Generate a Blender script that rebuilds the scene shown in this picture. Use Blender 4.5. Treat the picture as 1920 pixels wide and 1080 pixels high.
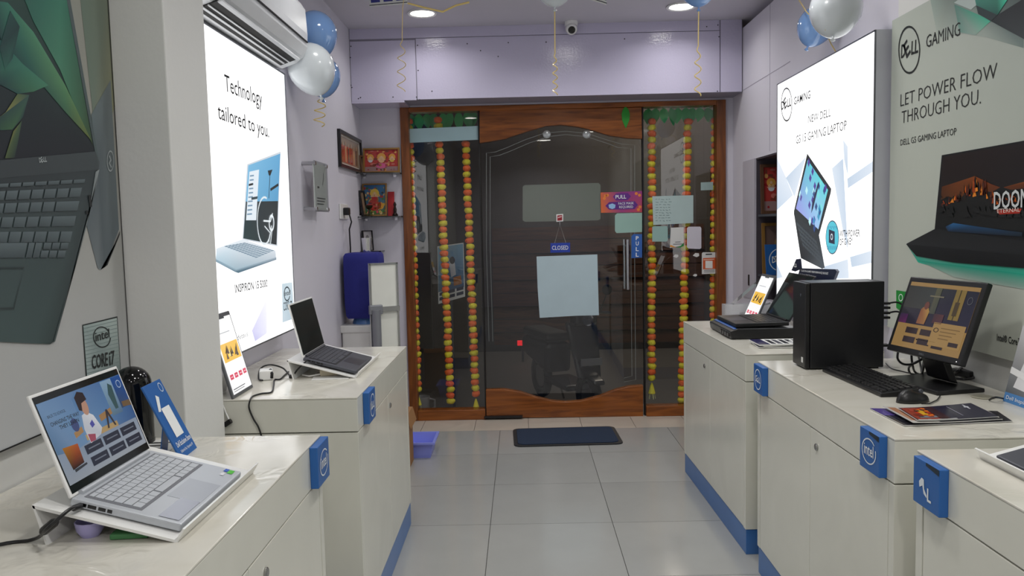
import bpy, bmesh, math, random
from mathutils import Vector, Matrix
random.seed(7)
PI = math.pi
scene = bpy.context.scene
for o in list(bpy.data.objects): bpy.data.objects.remove(o)
COL = scene.collection

# ------------------------------------------------------------------ camera
FPX = 1477.39
CAM = Vector((0, 0, 1.4605))
MR = ((0.99968512, 0.01175983, -0.02216701), (-0.02118493, -0.07792287, -0.99673428), (-0.01344875, 0.99689003, -0.0776492))
cd = bpy.data.cameras.new('camera'); cam = bpy.data.objects.new('camera', cd); COL.objects.link(cam)
cd.sensor_width = 36; cd.lens = FPX / 1920 * 36; cd.clip_start = 0.02
cam.matrix_world = Matrix.Translation(CAM) @ Matrix((
    (MR[0][0], -MR[1][0], -MR[2][0], 0), (MR[0][1], -MR[1][1], -MR[2][1], 0), (MR[0][2], -MR[1][2], -MR[2][2], 0), (0, 0, 0, 1)))
scene.camera = cam
# ------------------------------------------------------------------ world: night street
w = bpy.data.worlds.new('night'); scene.world = w; w.use_nodes = True
w.node_tree.nodes['Background'].inputs[0].default_value = (0.010, 0.011, 0.014, 1)
w.node_tree.nodes['Background'].inputs[1].default_value = 1.0
scene.view_settings.view_transform = 'Standard'; scene.view_settings.look = 'None'
scene.view_settings.exposure = 0.0; scene.view_settings.gamma = 1.0
scene.view_settings.use_curve_mapping = False
DOWNLIGHT_W = 2.8      # each ceiling downlight
PANEL_W = 10.5           # each round ceiling panel along the middle of the shop
BOX_GLOW = 1.5          # light box emission
def ray(px, py):
    d = Vector(((px - 960) / FPX, (py - 540) / FPX, 1))
    return Vector([sum(MR[i][j] * d[i] for i in range(3)) for j in range(3)])
def onX(px, py, X): d = ray(px, py); return CAM + d * (X / d.x)
def onY(px, py, Y): d = ray(px, py); return CAM + d * (Y / d.y)
def onZ(px, py, Z): d = ray(px, py); return CAM + d * ((Z - CAM.z) / d.z)

# ------------------------------------------------------------------ materials
def lin(c):
    return tuple((x / 255 / 12.92) if x / 255 <= .04045 else ((x / 255 + .055) / 1.055) ** 2.4 for x in c[:3])
MATS = {}
def mat(name, rgb=(200, 200, 200), rough=.5, metal=0, emit=0, var=.06, scale=8, bump=0, bscale=60, spec=.5, trans=0, alpha=1, coat=0, rand=0):
    if name in MATS: return MATS[name]
    m = bpy.data.materials.new(name); m.use_nodes = True; MATS[name] = m
    nt = m.node_tree; N = nt.nodes; L = nt.links; b = N['Principled BSDF']
    c = lin(rgb)
    b.inputs['Roughness'].default_value = rough; b.inputs['Metallic'].default_value = metal
    b.inputs['Specular IOR Level'].default_value = spec
    b.inputs['Transmission Weight'].default_value = trans; b.inputs['Alpha'].default_value = alpha
    b.inputs['Coat Weight'].default_value = coat
    tc = N.new('ShaderNodeTexCoord')
    nz = N.new('ShaderNodeTexNoise'); nz.inputs['Scale'].default_value = scale; nz.inputs['Detail'].default_value = 4
    L.new(tc.outputs['Object'], nz.inputs['Vector'])
    mx = N.new('ShaderNodeMix'); mx.data_type = 'RGBA'
    mx.inputs['A'].default_value = tuple(x * (1 - var) for x in c) + (1,)
    mx.inputs['B'].default_value = tuple(min(1, x * (1 + var)) for x in c) + (1,)
    L.new(nz.outputs['Fac'], mx.inputs['Factor'])
    out = mx.outputs['Result']
    if rand:
        oi = N.new('ShaderNodeObjectInfo'); mr = N.new('ShaderNodeMapRange')
        mr.inputs['To Min'].default_value = 1 - rand; mr.inputs['To Max'].default_value = 1 + rand
        L.new(oi.outputs['Random'], mr.inputs['Value'])
        hs = N.new('ShaderNodeHueSaturation'); L.new(mr.outputs['Result'], hs.inputs['Value']); L.new(out, hs.inputs['Color']); out = hs.outputs['Color']
    L.new(out, b.inputs['Base Color'])
    if emit:
        L.new(out, b.inputs['Emission Color']); b.inputs['Emission Strength'].default_value = emit
    if bump:
        n2 = N.new('ShaderNodeTexNoise'); n2.inputs['Scale'].default_value = bscale; n2.inputs['Detail'].default_value = 3
        L.new(tc.outputs['Object'], n2.inputs['Vector'])
        bp = N.new('ShaderNodeBump'); bp.inputs['Strength'].default_value = bump; bp.inputs['Distance'].default_value = .01
        L.new(n2.outputs['Fac'], bp.inputs['Height']); L.new(bp.outputs['Normal'], b.inputs['Normal'])
    return m
def printmat(name, rough=.5, emit=0, spec=.4, scr=False):
    if name in MATS: return MATS[name]
    m = bpy.data.materials.new(name); m.use_nodes = True; MATS[name] = m
    nt = m.node_tree; N = nt.nodes; L = nt.links; b = N['Principled BSDF']
    a = N.new('ShaderNodeVertexColor'); a.layer_name = 'Col'
    b.inputs['Roughness'].default_value = rough; b.inputs['Specular IOR Level'].default_value = spec
    if emit:
        if scr: b.inputs['Base Color'].default_value = (.01, .01, .01, 1)
        else: b.inputs['Base Color'].default_value = (.06, .06, .06, 1)
        L.new(a.outputs['Color'], b.inputs['Emission Color']); b.inputs['Emission Strength'].default_value = emit
    else: L.new(a.outputs['Color'], b.inputs['Base Color'])
    return m
def woodmat(name, c1, c2, rough=.3, axis=0, scale=3):
    m = bpy.data.materials.new(name); m.use_nodes = True; MATS[name] = m
    nt = m.node_tree; N = nt.nodes; L = nt.links; b = N['Principled BSDF']
    tc = N.new('ShaderNodeTexCoord'); mp = N.new('ShaderNodeMapping')
    s = [9, 9, 9]; s[axis] = .8; mp.inputs['Scale'].default_value = s
    L.new(tc.outputs['Object'], mp.inputs['Vector'])
    nz = N.new('ShaderNodeTexNoise'); nz.inputs['Scale'].default_value = scale; nz.inputs['Detail'].default_value = 6; nz.inputs['Distortion'].default_value = 1.2
    L.new(mp.outputs['Vector'], nz.inputs['Vector'])
    cr = N.new('ShaderNodeValToRGB'); cr.color_ramp.elements[0].position = .3; cr.color_ramp.elements[1].position = .75
    cr.color_ramp.elements[0].color = lin(c1) + (1,); cr.color_ramp.elements[1].color = lin(c2) + (1,)
    L.new(nz.outputs['Fac'], cr.inputs['Fac']); L.new(cr.outputs['Color'], b.inputs['Base Color'])
    b.inputs['Roughness'].default_value = rough
    return m
def glassmat(name, tint=(.86, .9, .9), refl=1.0):
    m = bpy.data.materials.new(name); m.use_nodes = True; MATS[name] = m
    nt = m.node_tree; N = nt.nodes; L = nt.links; N.remove(N['Principled BSDF'])
    tr = N.new('ShaderNodeBsdfTransparent'); tr.inputs[0].default_value = tint + (1,)
    gl = N.new('ShaderNodeBsdfGlossy'); gl.inputs['Roughness'].default_value = 0.0; gl.inputs[0].default_value = (refl, refl, refl, 1)
    fr = N.new('ShaderNodeFresnel'); fr.inputs['IOR'].default_value = 1.5
    ge = N.new('ShaderNodeNewGeometry'); ma = N.new('ShaderNodeMath'); ma.operation = 'SUBTRACT'; ma.inputs[0].default_value = 1; L.new(ge.outputs['Backfacing'], ma.inputs[1])
    mu = N.new('ShaderNodeMath'); mu.operation = 'MULTIPLY'; L.new(fr.outputs[0], mu.inputs[0]); L.new(ma.outputs[0], mu.inputs[1])
    m2 = N.new('ShaderNodeMath'); m2.operation = 'MULTIPLY'; m2.inputs[1].default_value = 1.8; m2.use_clamp = True; L.new(mu.outputs[0], m2.inputs[0])
    mx = N.new('ShaderNodeMixShader'); L.new(m2.outputs[0], mx.inputs[0]); L.new(tr.outputs[0], mx.inputs[1]); L.new(gl.outputs[0], mx.inputs[2])
    L.new(mx.outputs[0], N['Material Output'].inputs['Surface'])
    return m
def stainmat(name, c1, c2, rough, scale, lo, hi, bump=0):
    """white laminate / film with faint streaky wear of its own"""
    m = bpy.data.materials.new(name); m.use_nodes = True; MATS[name] = m
    nt = m.node_tree; N = nt.nodes; L = nt.links; b = N['Principled BSDF']
    tc = N.new('ShaderNodeTexCoord')
    nz = N.new('ShaderNodeTexNoise'); nz.inputs['Scale'].default_value = scale; nz.inputs['Detail'].default_value = 8; nz.inputs['Distortion'].default_value = 1.5
    L.new(tc.outputs['Object'], nz.inputs['Vector'])
    cr = N.new('ShaderNodeValToRGB'); cr.color_ramp.elements[0].position = lo; cr.color_ramp.elements[1].position = hi
    cr.color_ramp.elements[0].color = lin(c1) + (1,); cr.color_ramp.elements[1].color = lin(c2) + (1,)
    L.new(nz.outputs['Fac'], cr.inputs['Fac']); L.new(cr.outputs['Color'], b.inputs['Base Color'])
    b.inputs['Roughness'].default_value = rough
    if bump:
        v = N.new('ShaderNodeTexNoise'); v.inputs['Scale'].default_value = 14; v.inputs['Detail'].default_value = 2; v.inputs['Distortion'].default_value = 1.2
        L.new(tc.outputs['Object'], v.inputs['Vector'])
        bp = N.new('ShaderNodeBump'); bp.inputs['Strength'].default_value = bump; bp.inputs['Distance'].default_value = .02
        mk = N.new('ShaderNodeTexNoise'); mk.inputs['Scale'].default_value = 2.6; L.new(tc.outputs['Object'], mk.inputs['Vector'])
        mr = N.new('ShaderNodeMapRange'); mr.inputs['From Min'].default_value = .5; mr.inputs['From Max'].default_value = .62; mr.inputs['To Max'].default_value = bump; L.new(mk.outputs['Fac'], mr.inputs['Value']); L.new(mr.outputs['Result'], bp.inputs['Strength'])
        L.new(v.outputs['Fac'], bp.inputs['Height']); L.new(bp.outputs['Normal'], b.inputs['Normal'])
    return m
m_wall = mat('lilac_paint', (214, 211, 221), .55, var=.03, scale=3, bump=.05)
m_pillar = mat('cream_paint', (220, 220, 217), .5, var=.03, scale=4, bump=.05)
m_ceil = mat('ceiling_paint', (205, 202, 210), .7, var=.02)
m_fascia = mat('lilac_laminate', (198, 193, 216), .12, var=.03, scale=5, bump=.10, bscale=70)
m_seam = mat('dark_seam', (40, 38, 48), .8)
m_tile = mat('grey_floor_tile', (164, 165, 163), .16, var=.06, scale=5, rand=.05)
m_tile2 = mat('beige_threshold_tile', (196, 188, 176), .25, var=.06, scale=6, rand=.03)
m_grout = mat('grout', (70, 68, 66), .8)
m_white = stainmat('white_laminate', (215, 214, 203), (223, 222, 211), .2, 2, .3, .7)
m_top = stainmat('scuffed_white_film', (202, 198, 186), (212, 209, 199), .14, 3, .3, .6, bump=.3)
m_blue = mat('brand_blue', (40, 98, 168), .35, var=.06)
m_plinth = mat('plinth_blue', (64, 112, 176), .3, var=.08)
m_wood = woodmat('brown_wood', (104, 54, 18), (164, 94, 36), .25, 0)
m_woodv = woodmat('brown_wood_upright', (98, 52, 20), (146, 84, 36), .3, 2)
m_glass = glassmat('shop_glass', (.95, .97, .97))
m_clear = glassmat('clear_acrylic', (.93, .95, .95))
m_black = mat('black_plastic', (18, 18, 20), .35, var=.1)
m_gblack = mat('gloss_black', (8, 8, 9), .08)
m_dscr = mat('dark_screen', (30, 36, 36), .06)  # greenish lift in the black stands in for the room's reflection
m_mblack = mat('matt_black_metal', (16, 17, 21), .4, bump=.03, bscale=400)
m_silver = mat('silver_aluminium', (188, 192, 198), .35, metal=.35, var=.02)
m_sedge = mat('polished_edge', (225, 228, 232), .15, metal=.8)
m_dgrey = mat('dark_grey_metal', (74, 76, 84), .4, metal=.3)
m_key = mat('silver_key', (182, 186, 192), .45)
m_dkey = mat('dark_key', (62, 64, 72), .5)
m_bkey = mat('black_key', (22, 22, 24), .4)
m_acryl = mat('white_acrylic', (232, 232, 230), .2)
m_metal = mat('brushed_steel', (190, 190, 192), .25, metal=1)
m_chrome = mat('chrome', (220, 220, 222), .1, metal=1)
m_gold = mat('gold_ribbon', (226, 200, 124), .3, metal=.1)
m_paper = mat('white_paper', (215, 215, 212), .7)
m_screw = mat('dark_screw', (60, 58, 70), .5)
m_ink = mat('black_ink', (24, 26, 26), .6)
m_greyink = mat('grey_ink', (120, 124, 128), .6)
m_palink = mat('pale_grey_ink', (60, 62, 66), .6)
m_whiteink = mat('white_ink', (235, 238, 240), .5)
P_ = printmat('poster_print', .45)
P_gloss = printmat('gloss_print', .15)
P_lit = printmat('backlit_print', .3, emit=BOX_GLOW)
P_scr = printmat('lit_screen', .12, emit=1.0, scr=True)

# ------------------------------------------------------------------ objects
W = {}
def thing(name, label, cat, loc=(0, 0, 0), rotz=0, group=None, mtx=None, kind=None):
    o = bpy.data.objects.new(name, None); COL.objects.link(o); o.empty_display_size = .05
    m = mtx if mtx is not None else Matrix.Translation(Vector(loc)) @ Matrix.Rotation(rotz, 4, 'Z')
    o.matrix_world = m; W[o.name] = m
    tag(o, label, cat, group, kind)
    return o
def tag(o, label=None, cat=None, group=None, kind=None):
    if label: o['label'] = label
    if cat: o['category'] = cat
    if group: o['group'] = group
    if kind: o['kind'] = kind
    return o
class MB:
    def __init__(s): s.v = []; s.f = []; s.m = []; s.c = []; s.cur = 0
    def add(s, vs, fs, col=None):
        k = len(s.v); s.v += [Vector(p) for p in vs]
        for f in fs: s.f.append([k + i for i in f]); s.m.append(s.cur)
        if col is None: s.c += [(1, 1, 1)] * len(vs)
        elif isinstance(col, list): s.c += col
        else: s.c += [col] * len(vs)
        return s
    def box(s, c, d, R=None):
        c = Vector(c); h = Vector(d) / 2; vs = []
        for x in (-1, 1):
            for y in (-1, 1):
                for z in (-1, 1):
                    p = Vector((x * h.x, y * h.y, z * h.z)); vs.append(c + (R @ p if R else p))
        return s.add(vs, [(0, 1, 3, 2), (4, 6, 7, 5), (0, 4, 5, 1), (2, 3, 7, 6), (0, 2, 6, 4), (1, 5, 7, 3)])
    def bb(s, a, b):
        a = Vector(a); b = Vector(b); return s.box((a + b) / 2, [abs(x) for x in (b - a)])
    def prism(s, pts, ext):
        n = len(pts); ext = Vector(ext); vs = [Vector(p) for p in pts]; vs += [p + ext for p in vs[:n]]
        fs = [list(range(n))[::-1], list(range(n, 2 * n))] + [(i, (i + 1) % n, n + (i + 1) % n, n + i) for i in range(n)]
        return s.add(vs, fs)
    def tube(s, pts, r, n=6, closed=False):
        pts = [Vector(p) for p in pts]; k = len(pts); vs = []; fs = []
        rr = r if isinstance(r, (list, tuple)) else [r] * k
        up = Vector((.13, .31, .94)).normalized()
        for i, p in enumerate(pts):
            if closed: t = pts[(i + 1) % k] - pts[i - 1]
            else: t = pts[min(i + 1, k - 1)] - pts[max(i - 1, 0)]
            t = t.normalized() if t.length > 1e-9 else Vector((0, 0, 1))
            a = up - t * up.dot(t)
            if a.length < 1e-3: a = Vector((1, 0, 0)) - t * t.x
            a.normalize(); b = t.cross(a); up = a
            for j in range(n):
                q = 2 * PI * j / n; vs.append(p + (a * math.cos(q) + b * math.sin(q)) * rr[i])
        R = k if closed else k - 1
        for i in range(R):
            for j in range(n):
                i2 = (i + 1) % k; fs.append((i * n + j, i * n + (j + 1) % n, i2 * n + (j + 1) % n, i2 * n + j))
        if not closed: fs.append(list(range(n))[::-1]); fs.append([(k - 1) * n + j for j in range(n)])
        return s.add(vs, fs)
    def lathe(s, prof, c=(0, 0, 0), n=20, R=None, cap=True):
        c = Vector(c); vs = []; fs = []
        for (r, z) in prof:
            for j in range(n):
                p = Vector((r * math.cos(2 * PI * j / n), r * math.sin(2 * PI * j / n), z)); vs.append(c + (R @ p if R else p))
        for i in range(len(prof) - 1):
            for j in range(n): fs.append((i * n + j, i * n + (j + 1) % n, (i + 1) * n + (j + 1) % n, (i + 1) * n + j))
        if cap: fs.append(list(range(n))[::-1]); fs.append([(len(prof) - 1) * n + j for j in range(n)])
        return s.add(vs, fs)
    def build(s, name, mats, parent=None, local=False, smooth=False, bevel=0, seg=2, kind=None, label=None):
        vs = s.v
        if parent is not None and not local:
            inv = W[parent.name].inverted(); vs = [inv @ p for p in vs]
        me = bpy.data.meshes.new(name); me.from_pydata([tuple(p) for p in vs], [], s.f)
        if not isinstance(mats, (list, tuple)): mats = [mats]
        for q in mats: me.materials.append(q)
        if len(mats) > 1: me.polygons.foreach_set('material_index', s.m)
        if getattr(s, 'pr', 0):
            ca = me.color_attributes.new('Col', 'FLOAT_COLOR', 'POINT')
            for i, c in enumerate(s.c): ca.data[i].color = tuple(c) + (1,)
        bm = bmesh.new(); bm.from_mesh(me)
        if not getattr(s, 'pr', 0): bmesh.ops.recalc_face_normals(bm, faces=bm.faces)
        bm.to_mesh(me); bm.free()
        if smooth:
            me.polygons.foreach_set('use_smooth', [True] * len(me.polygons))
            if smooth != 2:
                try: me.set_sharp_from_angle(angle=math.radians(40))
                except Exception: pass
        o = bpy.data.objects.new(name, me); COL.objects.link(o)
        if parent is not None: o.parent = parent; W[o.name] = W[parent.name]
        else: W[o.name] = Matrix.Identity(4)
        if bevel:
            b = o.modifiers.new('bevel', 'BEVEL'); b.width = bevel; b.segments = seg; b.limit_method = 'ANGLE'; b.angle_limit = .6
        if kind: o['kind'] = kind
        if label: o['label'] = label
        return o
def inst(src, name, parent, loc, rot=None, mtl=None, scale=None):
    me = src.data if hasattr(src, 'data') else src
    o = bpy.data.objects.new(name, me); COL.objects.link(o); o.parent = parent; o.location = loc
    if rot is not None: o.rotation_euler = rot
    if scale is not None: o.scale = scale
    if mtl: o.material_slots[0].link = 'OBJECT'; o.material_slots[0].material = mtl
    W[o.name] = W[parent.name]
    return o
def struct(name, mb, mt, label=None, **k): return tag(mb.build(name, mt, **k), label=label, kind='structure')

# planes: things printed on them are located by pixel ray or by (u, v)
class PL:
    def __init__(s, o, u, v):
        s.o = Vector(o); s.u = Vector(u).normalized(); v = Vector(v); s.v = (v - s.u * v.dot(s.u)).normalized(); s.n = s.u.cross(s.v)
    def P(s, a, b, l=0): return s.o + s.u * a + s.v * b + s.n * (l * .0006)
    def X(s, px, py, l=0):
        d = ray(px, py); t = (s.o - CAM).dot(s.n) / d.dot(s.n); return CAM + d * t + s.n * (l * .0006)
class PR:
    """flat print on a plane: coloured polygons"""
    def __init__(s, pl, gain=1.0): s.pl = pl; s.mb = MB(); s.mb.pr = 1; s.g = gain
    def col(s, c):
        f = lambda q: tuple(x * s.g for x in lin(q))
        return [f(q) for q in c] if isinstance(c, list) else f(c)
    def px(s, pts, c, l=1): s.mb.add([s.pl.X(x, y, l) for x, y in pts], [list(range(len(pts)))], s.col(c)); return s
    def uv(s, pts, c, l=1): s.mb.add([s.pl.P(x, y, l) for x, y in pts], [list(range(len(pts)))], s.col(c)); return s
    def ell(s, cx, cy, rx, ry, c, l=1, n=28, uv=False, w=None, a0=0, a1=2 * PI, rot=0):
        f = s.pl.P if uv else s.pl.X; cr, sr = math.cos(rot), math.sin(rot)
        def E(a, k): x = math.cos(a) * rx * k; y = math.sin(a) * ry * k; return f(cx + x * cr - y * sr, cy + x * sr + y * cr, l)
        if w is None: s.mb.add([E(2 * PI * i / n, 1) for i in range(n)], [list(range(n))], s.col(c))
        else:
            A = [a0 + (a1 - a0) * i / n for i in range(n + 1)]
            s.mb.add([E(a, 1) for a in A] + [E(a, 1 - w) for a in A], [(i, i + 1, n + 2 + i, n + 1 + i) for i in range(n)], s.col(c))
        return s
    def line(s, pts, wd, c, l=1, uv=False):
        f = s.pl.P if uv else s.pl.X; q = [f(x, y, l) for x, y in pts]; h = wd / 2; vs = []
        for i, p in enumerate(q):
            t = (q[min(i + 1, len(q) - 1)] - q[max(i - 1, 0)]).normalized(); b = s.pl.n.cross(t); vs += [p + b * h, p - b * h]
        s.mb.add(vs, [(2 * i, 2 * i + 1, 2 * i + 3, 2 * i + 2) for i in range(len(q) - 1)], s.col(c)); return s
    def build(s, name, m, parent, label=None): return s.mb.build(name, m, parent, label=label)
_cap = {}
def fontmesh(t, offset):
    cu = bpy.data.curves.new('t', 'FONT'); cu.body = t; cu.resolution_u = 2; cu.offset = offset; cu.dimensions = '2D'
    ob = bpy.data.objects.new('t', cu); me = bpy.data.meshes.new_from_object(ob)
    vs = [v.co.copy() for v in me.vertices]; fs = [list(p.vertices) for p in me.polygons]
    bpy.data.objects.remove(ob); bpy.data.curves.remove(cu); bpy.data.meshes.remove(me)
    return vs, fs
def text(pl, t, a, b, h, m, parent, l=2, wt=0, uv=False, name='lettering', mb=None):
    """lettering from baseline start a to end b with cap top h"""
    f = pl.P if uv else pl.X
    A = f(*a, l); B = f(*b, l); H = f(*h, l) - A
    if 'c' not in _cap: _cap['c'] = max(v.y for v in fontmesh('H', 0)[0])
    vs, fs = fontmesh(t, wt); x0 = min(v.x for v in vs); x1 = max(v.x for v in vs)
    u = (B - A).normalized(); H = H - u * H.dot(u) if True else H
    g = [A + (B - A) * ((v.x - x0) / (x1 - x0)) + H * (v.y / _cap['c']) for v in vs]
    if mb is not None: mb.add(g, fs); return None
    q = MB(); q.add(g, fs); return q.build(name, m, parent)
def dell(pl, a, b, h, m, parent, l=2, wt=.01, uv=False):
    pt = lambda f, g: (a[0] + (b[0] - a[0]) * f + (h[0] - a[0]) * g, a[1] + (b[1] - a[1]) * f + (h[1] - a[1]) * g)
    text(pl, 'D', pt(0, 0), pt(.25, 0), pt(0, 1), m, parent, l, wt, uv); text(pl, 'E', pt(.33, -.16), pt(.57, .24), pt(.18, 1.0), m, parent, l, wt, uv); text(pl, 'LL', pt(.6, 0), pt(1, 0), pt(.6, 1), m, parent, l, wt, uv)
def curl(p0, p1, turns, r, n=60, amp0=.1):
    p0 = Vector(p0); p1 = Vector(p1); out = []
    for i in range(n + 1):
        t = i / n; k = max(0, (t - amp0) / (1 - amp0)); a = 2 * PI * turns * k
        out.append(p0.lerp(p1, t) + Vector((math.cos(a), math.sin(a), 0)) * r * min(1, k * 3))
    return out

# ================================================================== the room
XL, XR, YB, YF, ZC = -1.185, 1.58, 5.92, -2.4, 2.87
fl = MB(); fl.bb((XL - .1, YF - .1, -.06), (XR + .45, YB + .06, -.004)); floor = struct('floor', fl, m_grout)
TX, TY, TS = -.183, 5.578, .6
tmesh = {}
def tile(x0, x1, y0, y1, m, nm='tile'):
    k = (round(x1 - x0, 3), round(y1 - y0, 3), m.name)
    if k not in tmesh:
        b = MB(); b.box((0, 0, -.002), (x1 - x0 - .003, y1 - y0 - .003, .004)); o = b.build(nm, m, floor, local=True); tmesh[k] = o.data
        o.location = ((x0 + x1) / 2, (y0 + y1) / 2, 0); return o
    return inst(tmesh[k], nm, floor, ((x0 + x1) / 2, (y0 + y1) / 2, 0))
xs = [XL, TX - TS, TX, TX + TS, TX + 2 * TS, XR]
ys = [TY - TS * i for i in range(14)] + [YF]
for i in range(5):
    for j in range(len(ys) - 1): tile(xs[i], xs[i + 1], ys[j + 1], ys[j], m_tile)
sx = [onZ(px, 797, 0).x for px in (794, 891, 991, 1090.5, 1190)]
sx = [XL] + [sx[0] - .385] * 0 + sx + [sx[-1] + .385, XR]
for i in range(len(sx) - 1): tile(sx[i], sx[i + 1], TY, YB + .04, m_tile2, 'threshold_tile')

b = MB(); b.bb((XL - .1, YF - .1, ZC), (XR + .45, YB + .12, ZC + .1)); struct('ceiling', b, m_ceil)
b = MB(); b.bb((XL - .1, YF - .1, 0), (XL, 2.4, ZC)); b.cur = 1; b.bb((XL - .1, 2.4, 0), (XL, YB + .12, ZC)); struct('wall_left', b, [m_pillar, m_wall])
b = MB(); b.bb((XL, YF - .1, 0), (XR, YF, ZC)); struct('wall_front', b, m_wall)
# right wall with a recessed showcase niche
NY0, NY1, NZ0, NZ1 = 4.72, 5.35, .93, 1.88
b = MB(); b.cur = 1; b.bb((XR, YF - .1, 0), (XR + .1, 3.36, ZC - .06)); b.cur = 0
b.bb((XR, 3.36, 0), (XR + .1, NY0, ZC - .06)); b.bb((XR, NY1, 0), (XR + .1, YB + .12, ZC - .06))
b.bb((XR, NY0, NZ1), (XR + .1, NY1, ZC - .06)); b.bb((XR, NY0, 0), (XR + .1, NY1, NZ0))
b.bb((XR + .1, YF - .1, 0), (XR + .12, NY0, ZC)); b.bb((XR + .1, YF - .1, ZC - .06), (XR + .14, YB, ZC))
wr = struct('wall_right', b, [m_wall, m_pillar])
b = MB(); b.bb((XR + .38, NY0, NZ0 - .02), (XR + .4, NY1, NZ1)); b.bb((XR + .003, NY1 - .012, NZ0), (XR + .38, NY1 - .001, NZ1)); b.bb((XR + .003, NY0, NZ1 - .01), (XR + .38, NY1, NZ1 - .001)); b.bb((XR + .1, NY0 - .02, NZ0 - .02), (XR + .4, NY0, NZ1)); b.bb((XR + .1, NY1, NZ0 - .02), (XR + .4, NY1 + .02, NZ1))
b.bb((XR + .1, NY0, NZ1), (XR + .4, NY1, NZ1 + .02)); b.bb((XR + .1, NY0, NZ0 - .02), (XR + .4, NY1, NZ0)); b.build('niche_lining', mat('niche_lining', (70, 64, 72), .5), wr)
# thin joints of the wall cladding and the white sliding door stile beside the niche
b = MB(); b.bb((XR - .0015, 5.05, 1.9), (XR, 5.054, ZC - .06)); b.bb((XR - .0015, 4.68, 2.378), (XR, YB - .27, 2.382)); b.build('cladding_joint', mat('pale_joint', (170, 164, 180), .6), wr)
b = MB(); b.bb((XR - .008, 5.35, NZ0), (XR, 5.63, NZ1)); b.build('sliding_door_stile', mat('stile_white', (190, 186, 196), .35), wr)
c = onX(1404, 525, XR - .009); b = MB(); b.box(c, (.004, .028, .075)); b.build('finger_pull', m_black, wr)
# back wall around the door frame
FX0, FX1, FZ = -.88, 1.522, 2.356
b = MB(); b.bb((XL, YB, 0), (FX0, YB + .12, ZC)); b.bb((FX1, YB, 0), (XR, YB + .12, ZC)); b.bb((FX0, YB, FZ), (FX1, YB + .12, ZC)); struct('wall_back', b, m_wall)
# lilac boxed fascia above the door
YFA = 5.66
b = MB(); b.bb((XL, YFA + .006, 2.372), (XR, YB, ZC)); fas = struct('trim_1', b, mat('fascia_backing', (150, 146, 160), .6), label='lilac boxed fascia above the glass door')  # backing box in a greyer, darker lilac than the panels
def panel(x0, x1, z0, z1):
    b = MB(); b.bb((x0 + .003, YFA - .004, z0), (x1 - .003, YFA + .006, z1)); return b.build('fascia_panel', m_fascia, fas, bevel=.001)
xa = onY(781, 150, YFA).x; xb = onY(1350, 120, YFA).x
panel(XL, xa, 2.368, 2.785); panel(xa, xb, 2.372, 2.795); panel(xb, XR - .004, 2.372, ZC); panel(XL, xb, 2.799, ZC)
b = MB()
for px, py in ((658, 87), (657, 108), (658, 160), (660, 164), (672, 185), (676, 183), (737, 182), (781, 182), (783, 85), (784, 132), (787, 187), (876, 82), (901, 95), (953, 80), (1024, 79), (1171, 73), (1348, 69), (1346, 47), (1325, 50), (1081, 181), (1204, 177), (1345, 171), (955, 185), (810, 171), (934, 106)):
    c = onY(px, py, YFA - .004); b.lathe([(.0045, 0), (.0045, .002), (.002, .003)], c, 8, Matrix.Rotation(PI / 2, 3, 'X'))
b.build('screw_heads', m_screw, fas, kind='stuff')
b = MB(); b.bb((XL + .002, YFA - .003, 2.355), (xa - .09, YB, 2.368)); b.build('soffit_strip', m_fascia, fas)
# square pillar on the left wall
b = MB(); b.bb((XL, 2.288, 0), (-1.007, 2.585, ZC)); struct('trim_2', b, m_pillar, label='square cream pillar on the left wall', bevel=.004)

# ------------------------------------------------------------------ door and side lights
dr = thing('door_1', 'brown wood framed glass door with glazed side panels', None, (.3, YB, 0), kind='structure')
YG = YB + .035
def wbox(name, a, b_, m, bev=.004): q = MB(); q.bb(a, b_); return q.build(name, m, dr, bevel=bev)
wbox('door_jamb', (FX0, YB - .025, 0), (FX0 + .062, YB + .09, FZ), m_woodv); wbox('door_jamb', (FX1 - .068, YB - .025, 0), (FX1, YB + .09, FZ), m_woodv)
wbox('door_head', (FX0 + .062, YB - .024, FZ - .036), (FX1 - .068, YB + .09, FZ), m_wood)
DX0, DX1 = -.292, .908
wbox('sill_rail', (FX0 + .062, YB - .02, 0), (DX0 - .012, YB + .08, .078), m_wood); wbox('sill_rail', (DX1 + .012, YB - .02, 0), (FX1 - .068, YB + .08, .078), m_wood)
m_dark = mat('dark_gap', (16, 15, 15), .6)
wbox('mullion', (DX0 - .014, YB + .01, .0), (DX0 - .004, YB + .06, FZ - .036), m_dark, 0); wbox('mullion', (DX1 + .004, YB + .01, 0), (DX1 + .014, YB + .06, FZ - .036), m_dark, 0)
def pane(name, x0, x1, z0, z1): q = MB(); q.bb((x0, YG - .004, z0), (x1, YG + .004, z1)); return q.build(name, m_glass, dr)
pane('side_pane', FX0 + .062, DX0 - .014, .078, FZ - .036); pane('side_pane', DX1 + .014, FX1 - .068, .078, FZ - .036)
leafg = pane('door_pane', DX0, DX1, .03, FZ - .05)
YL = YB - .005
def railmesh(name, pts):
    q = MB(); q.prism([onY(x, y, YL) for x, y in pts], (0, .06, 0)); return q.build(name, m_wood, dr, bevel=.003)
railmesh('top_rail', [(899, 207), (1203, 201), (1204, 260), (1178, 259), (1143, 254), (1104, 242), (1080, 237), (1051, 234), (1024, 236), (986, 247), (947, 260), (920, 265), (899, 268)])
railmesh('bottom_rail', [(912, 784), (911, 731), (945, 730), (975, 735), (1005, 745), (1035, 752), (1060, 754), (1090, 752), (1125, 743), (1155, 731), (1180, 725), (1206, 723), (1206, 781)])
q = MB(); q.bb((DX0 - .02, YB - .035, .012), (DX0 + .27, YB + .02, .028)); q.build('floor_spring_cover', m_black, dr)
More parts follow.
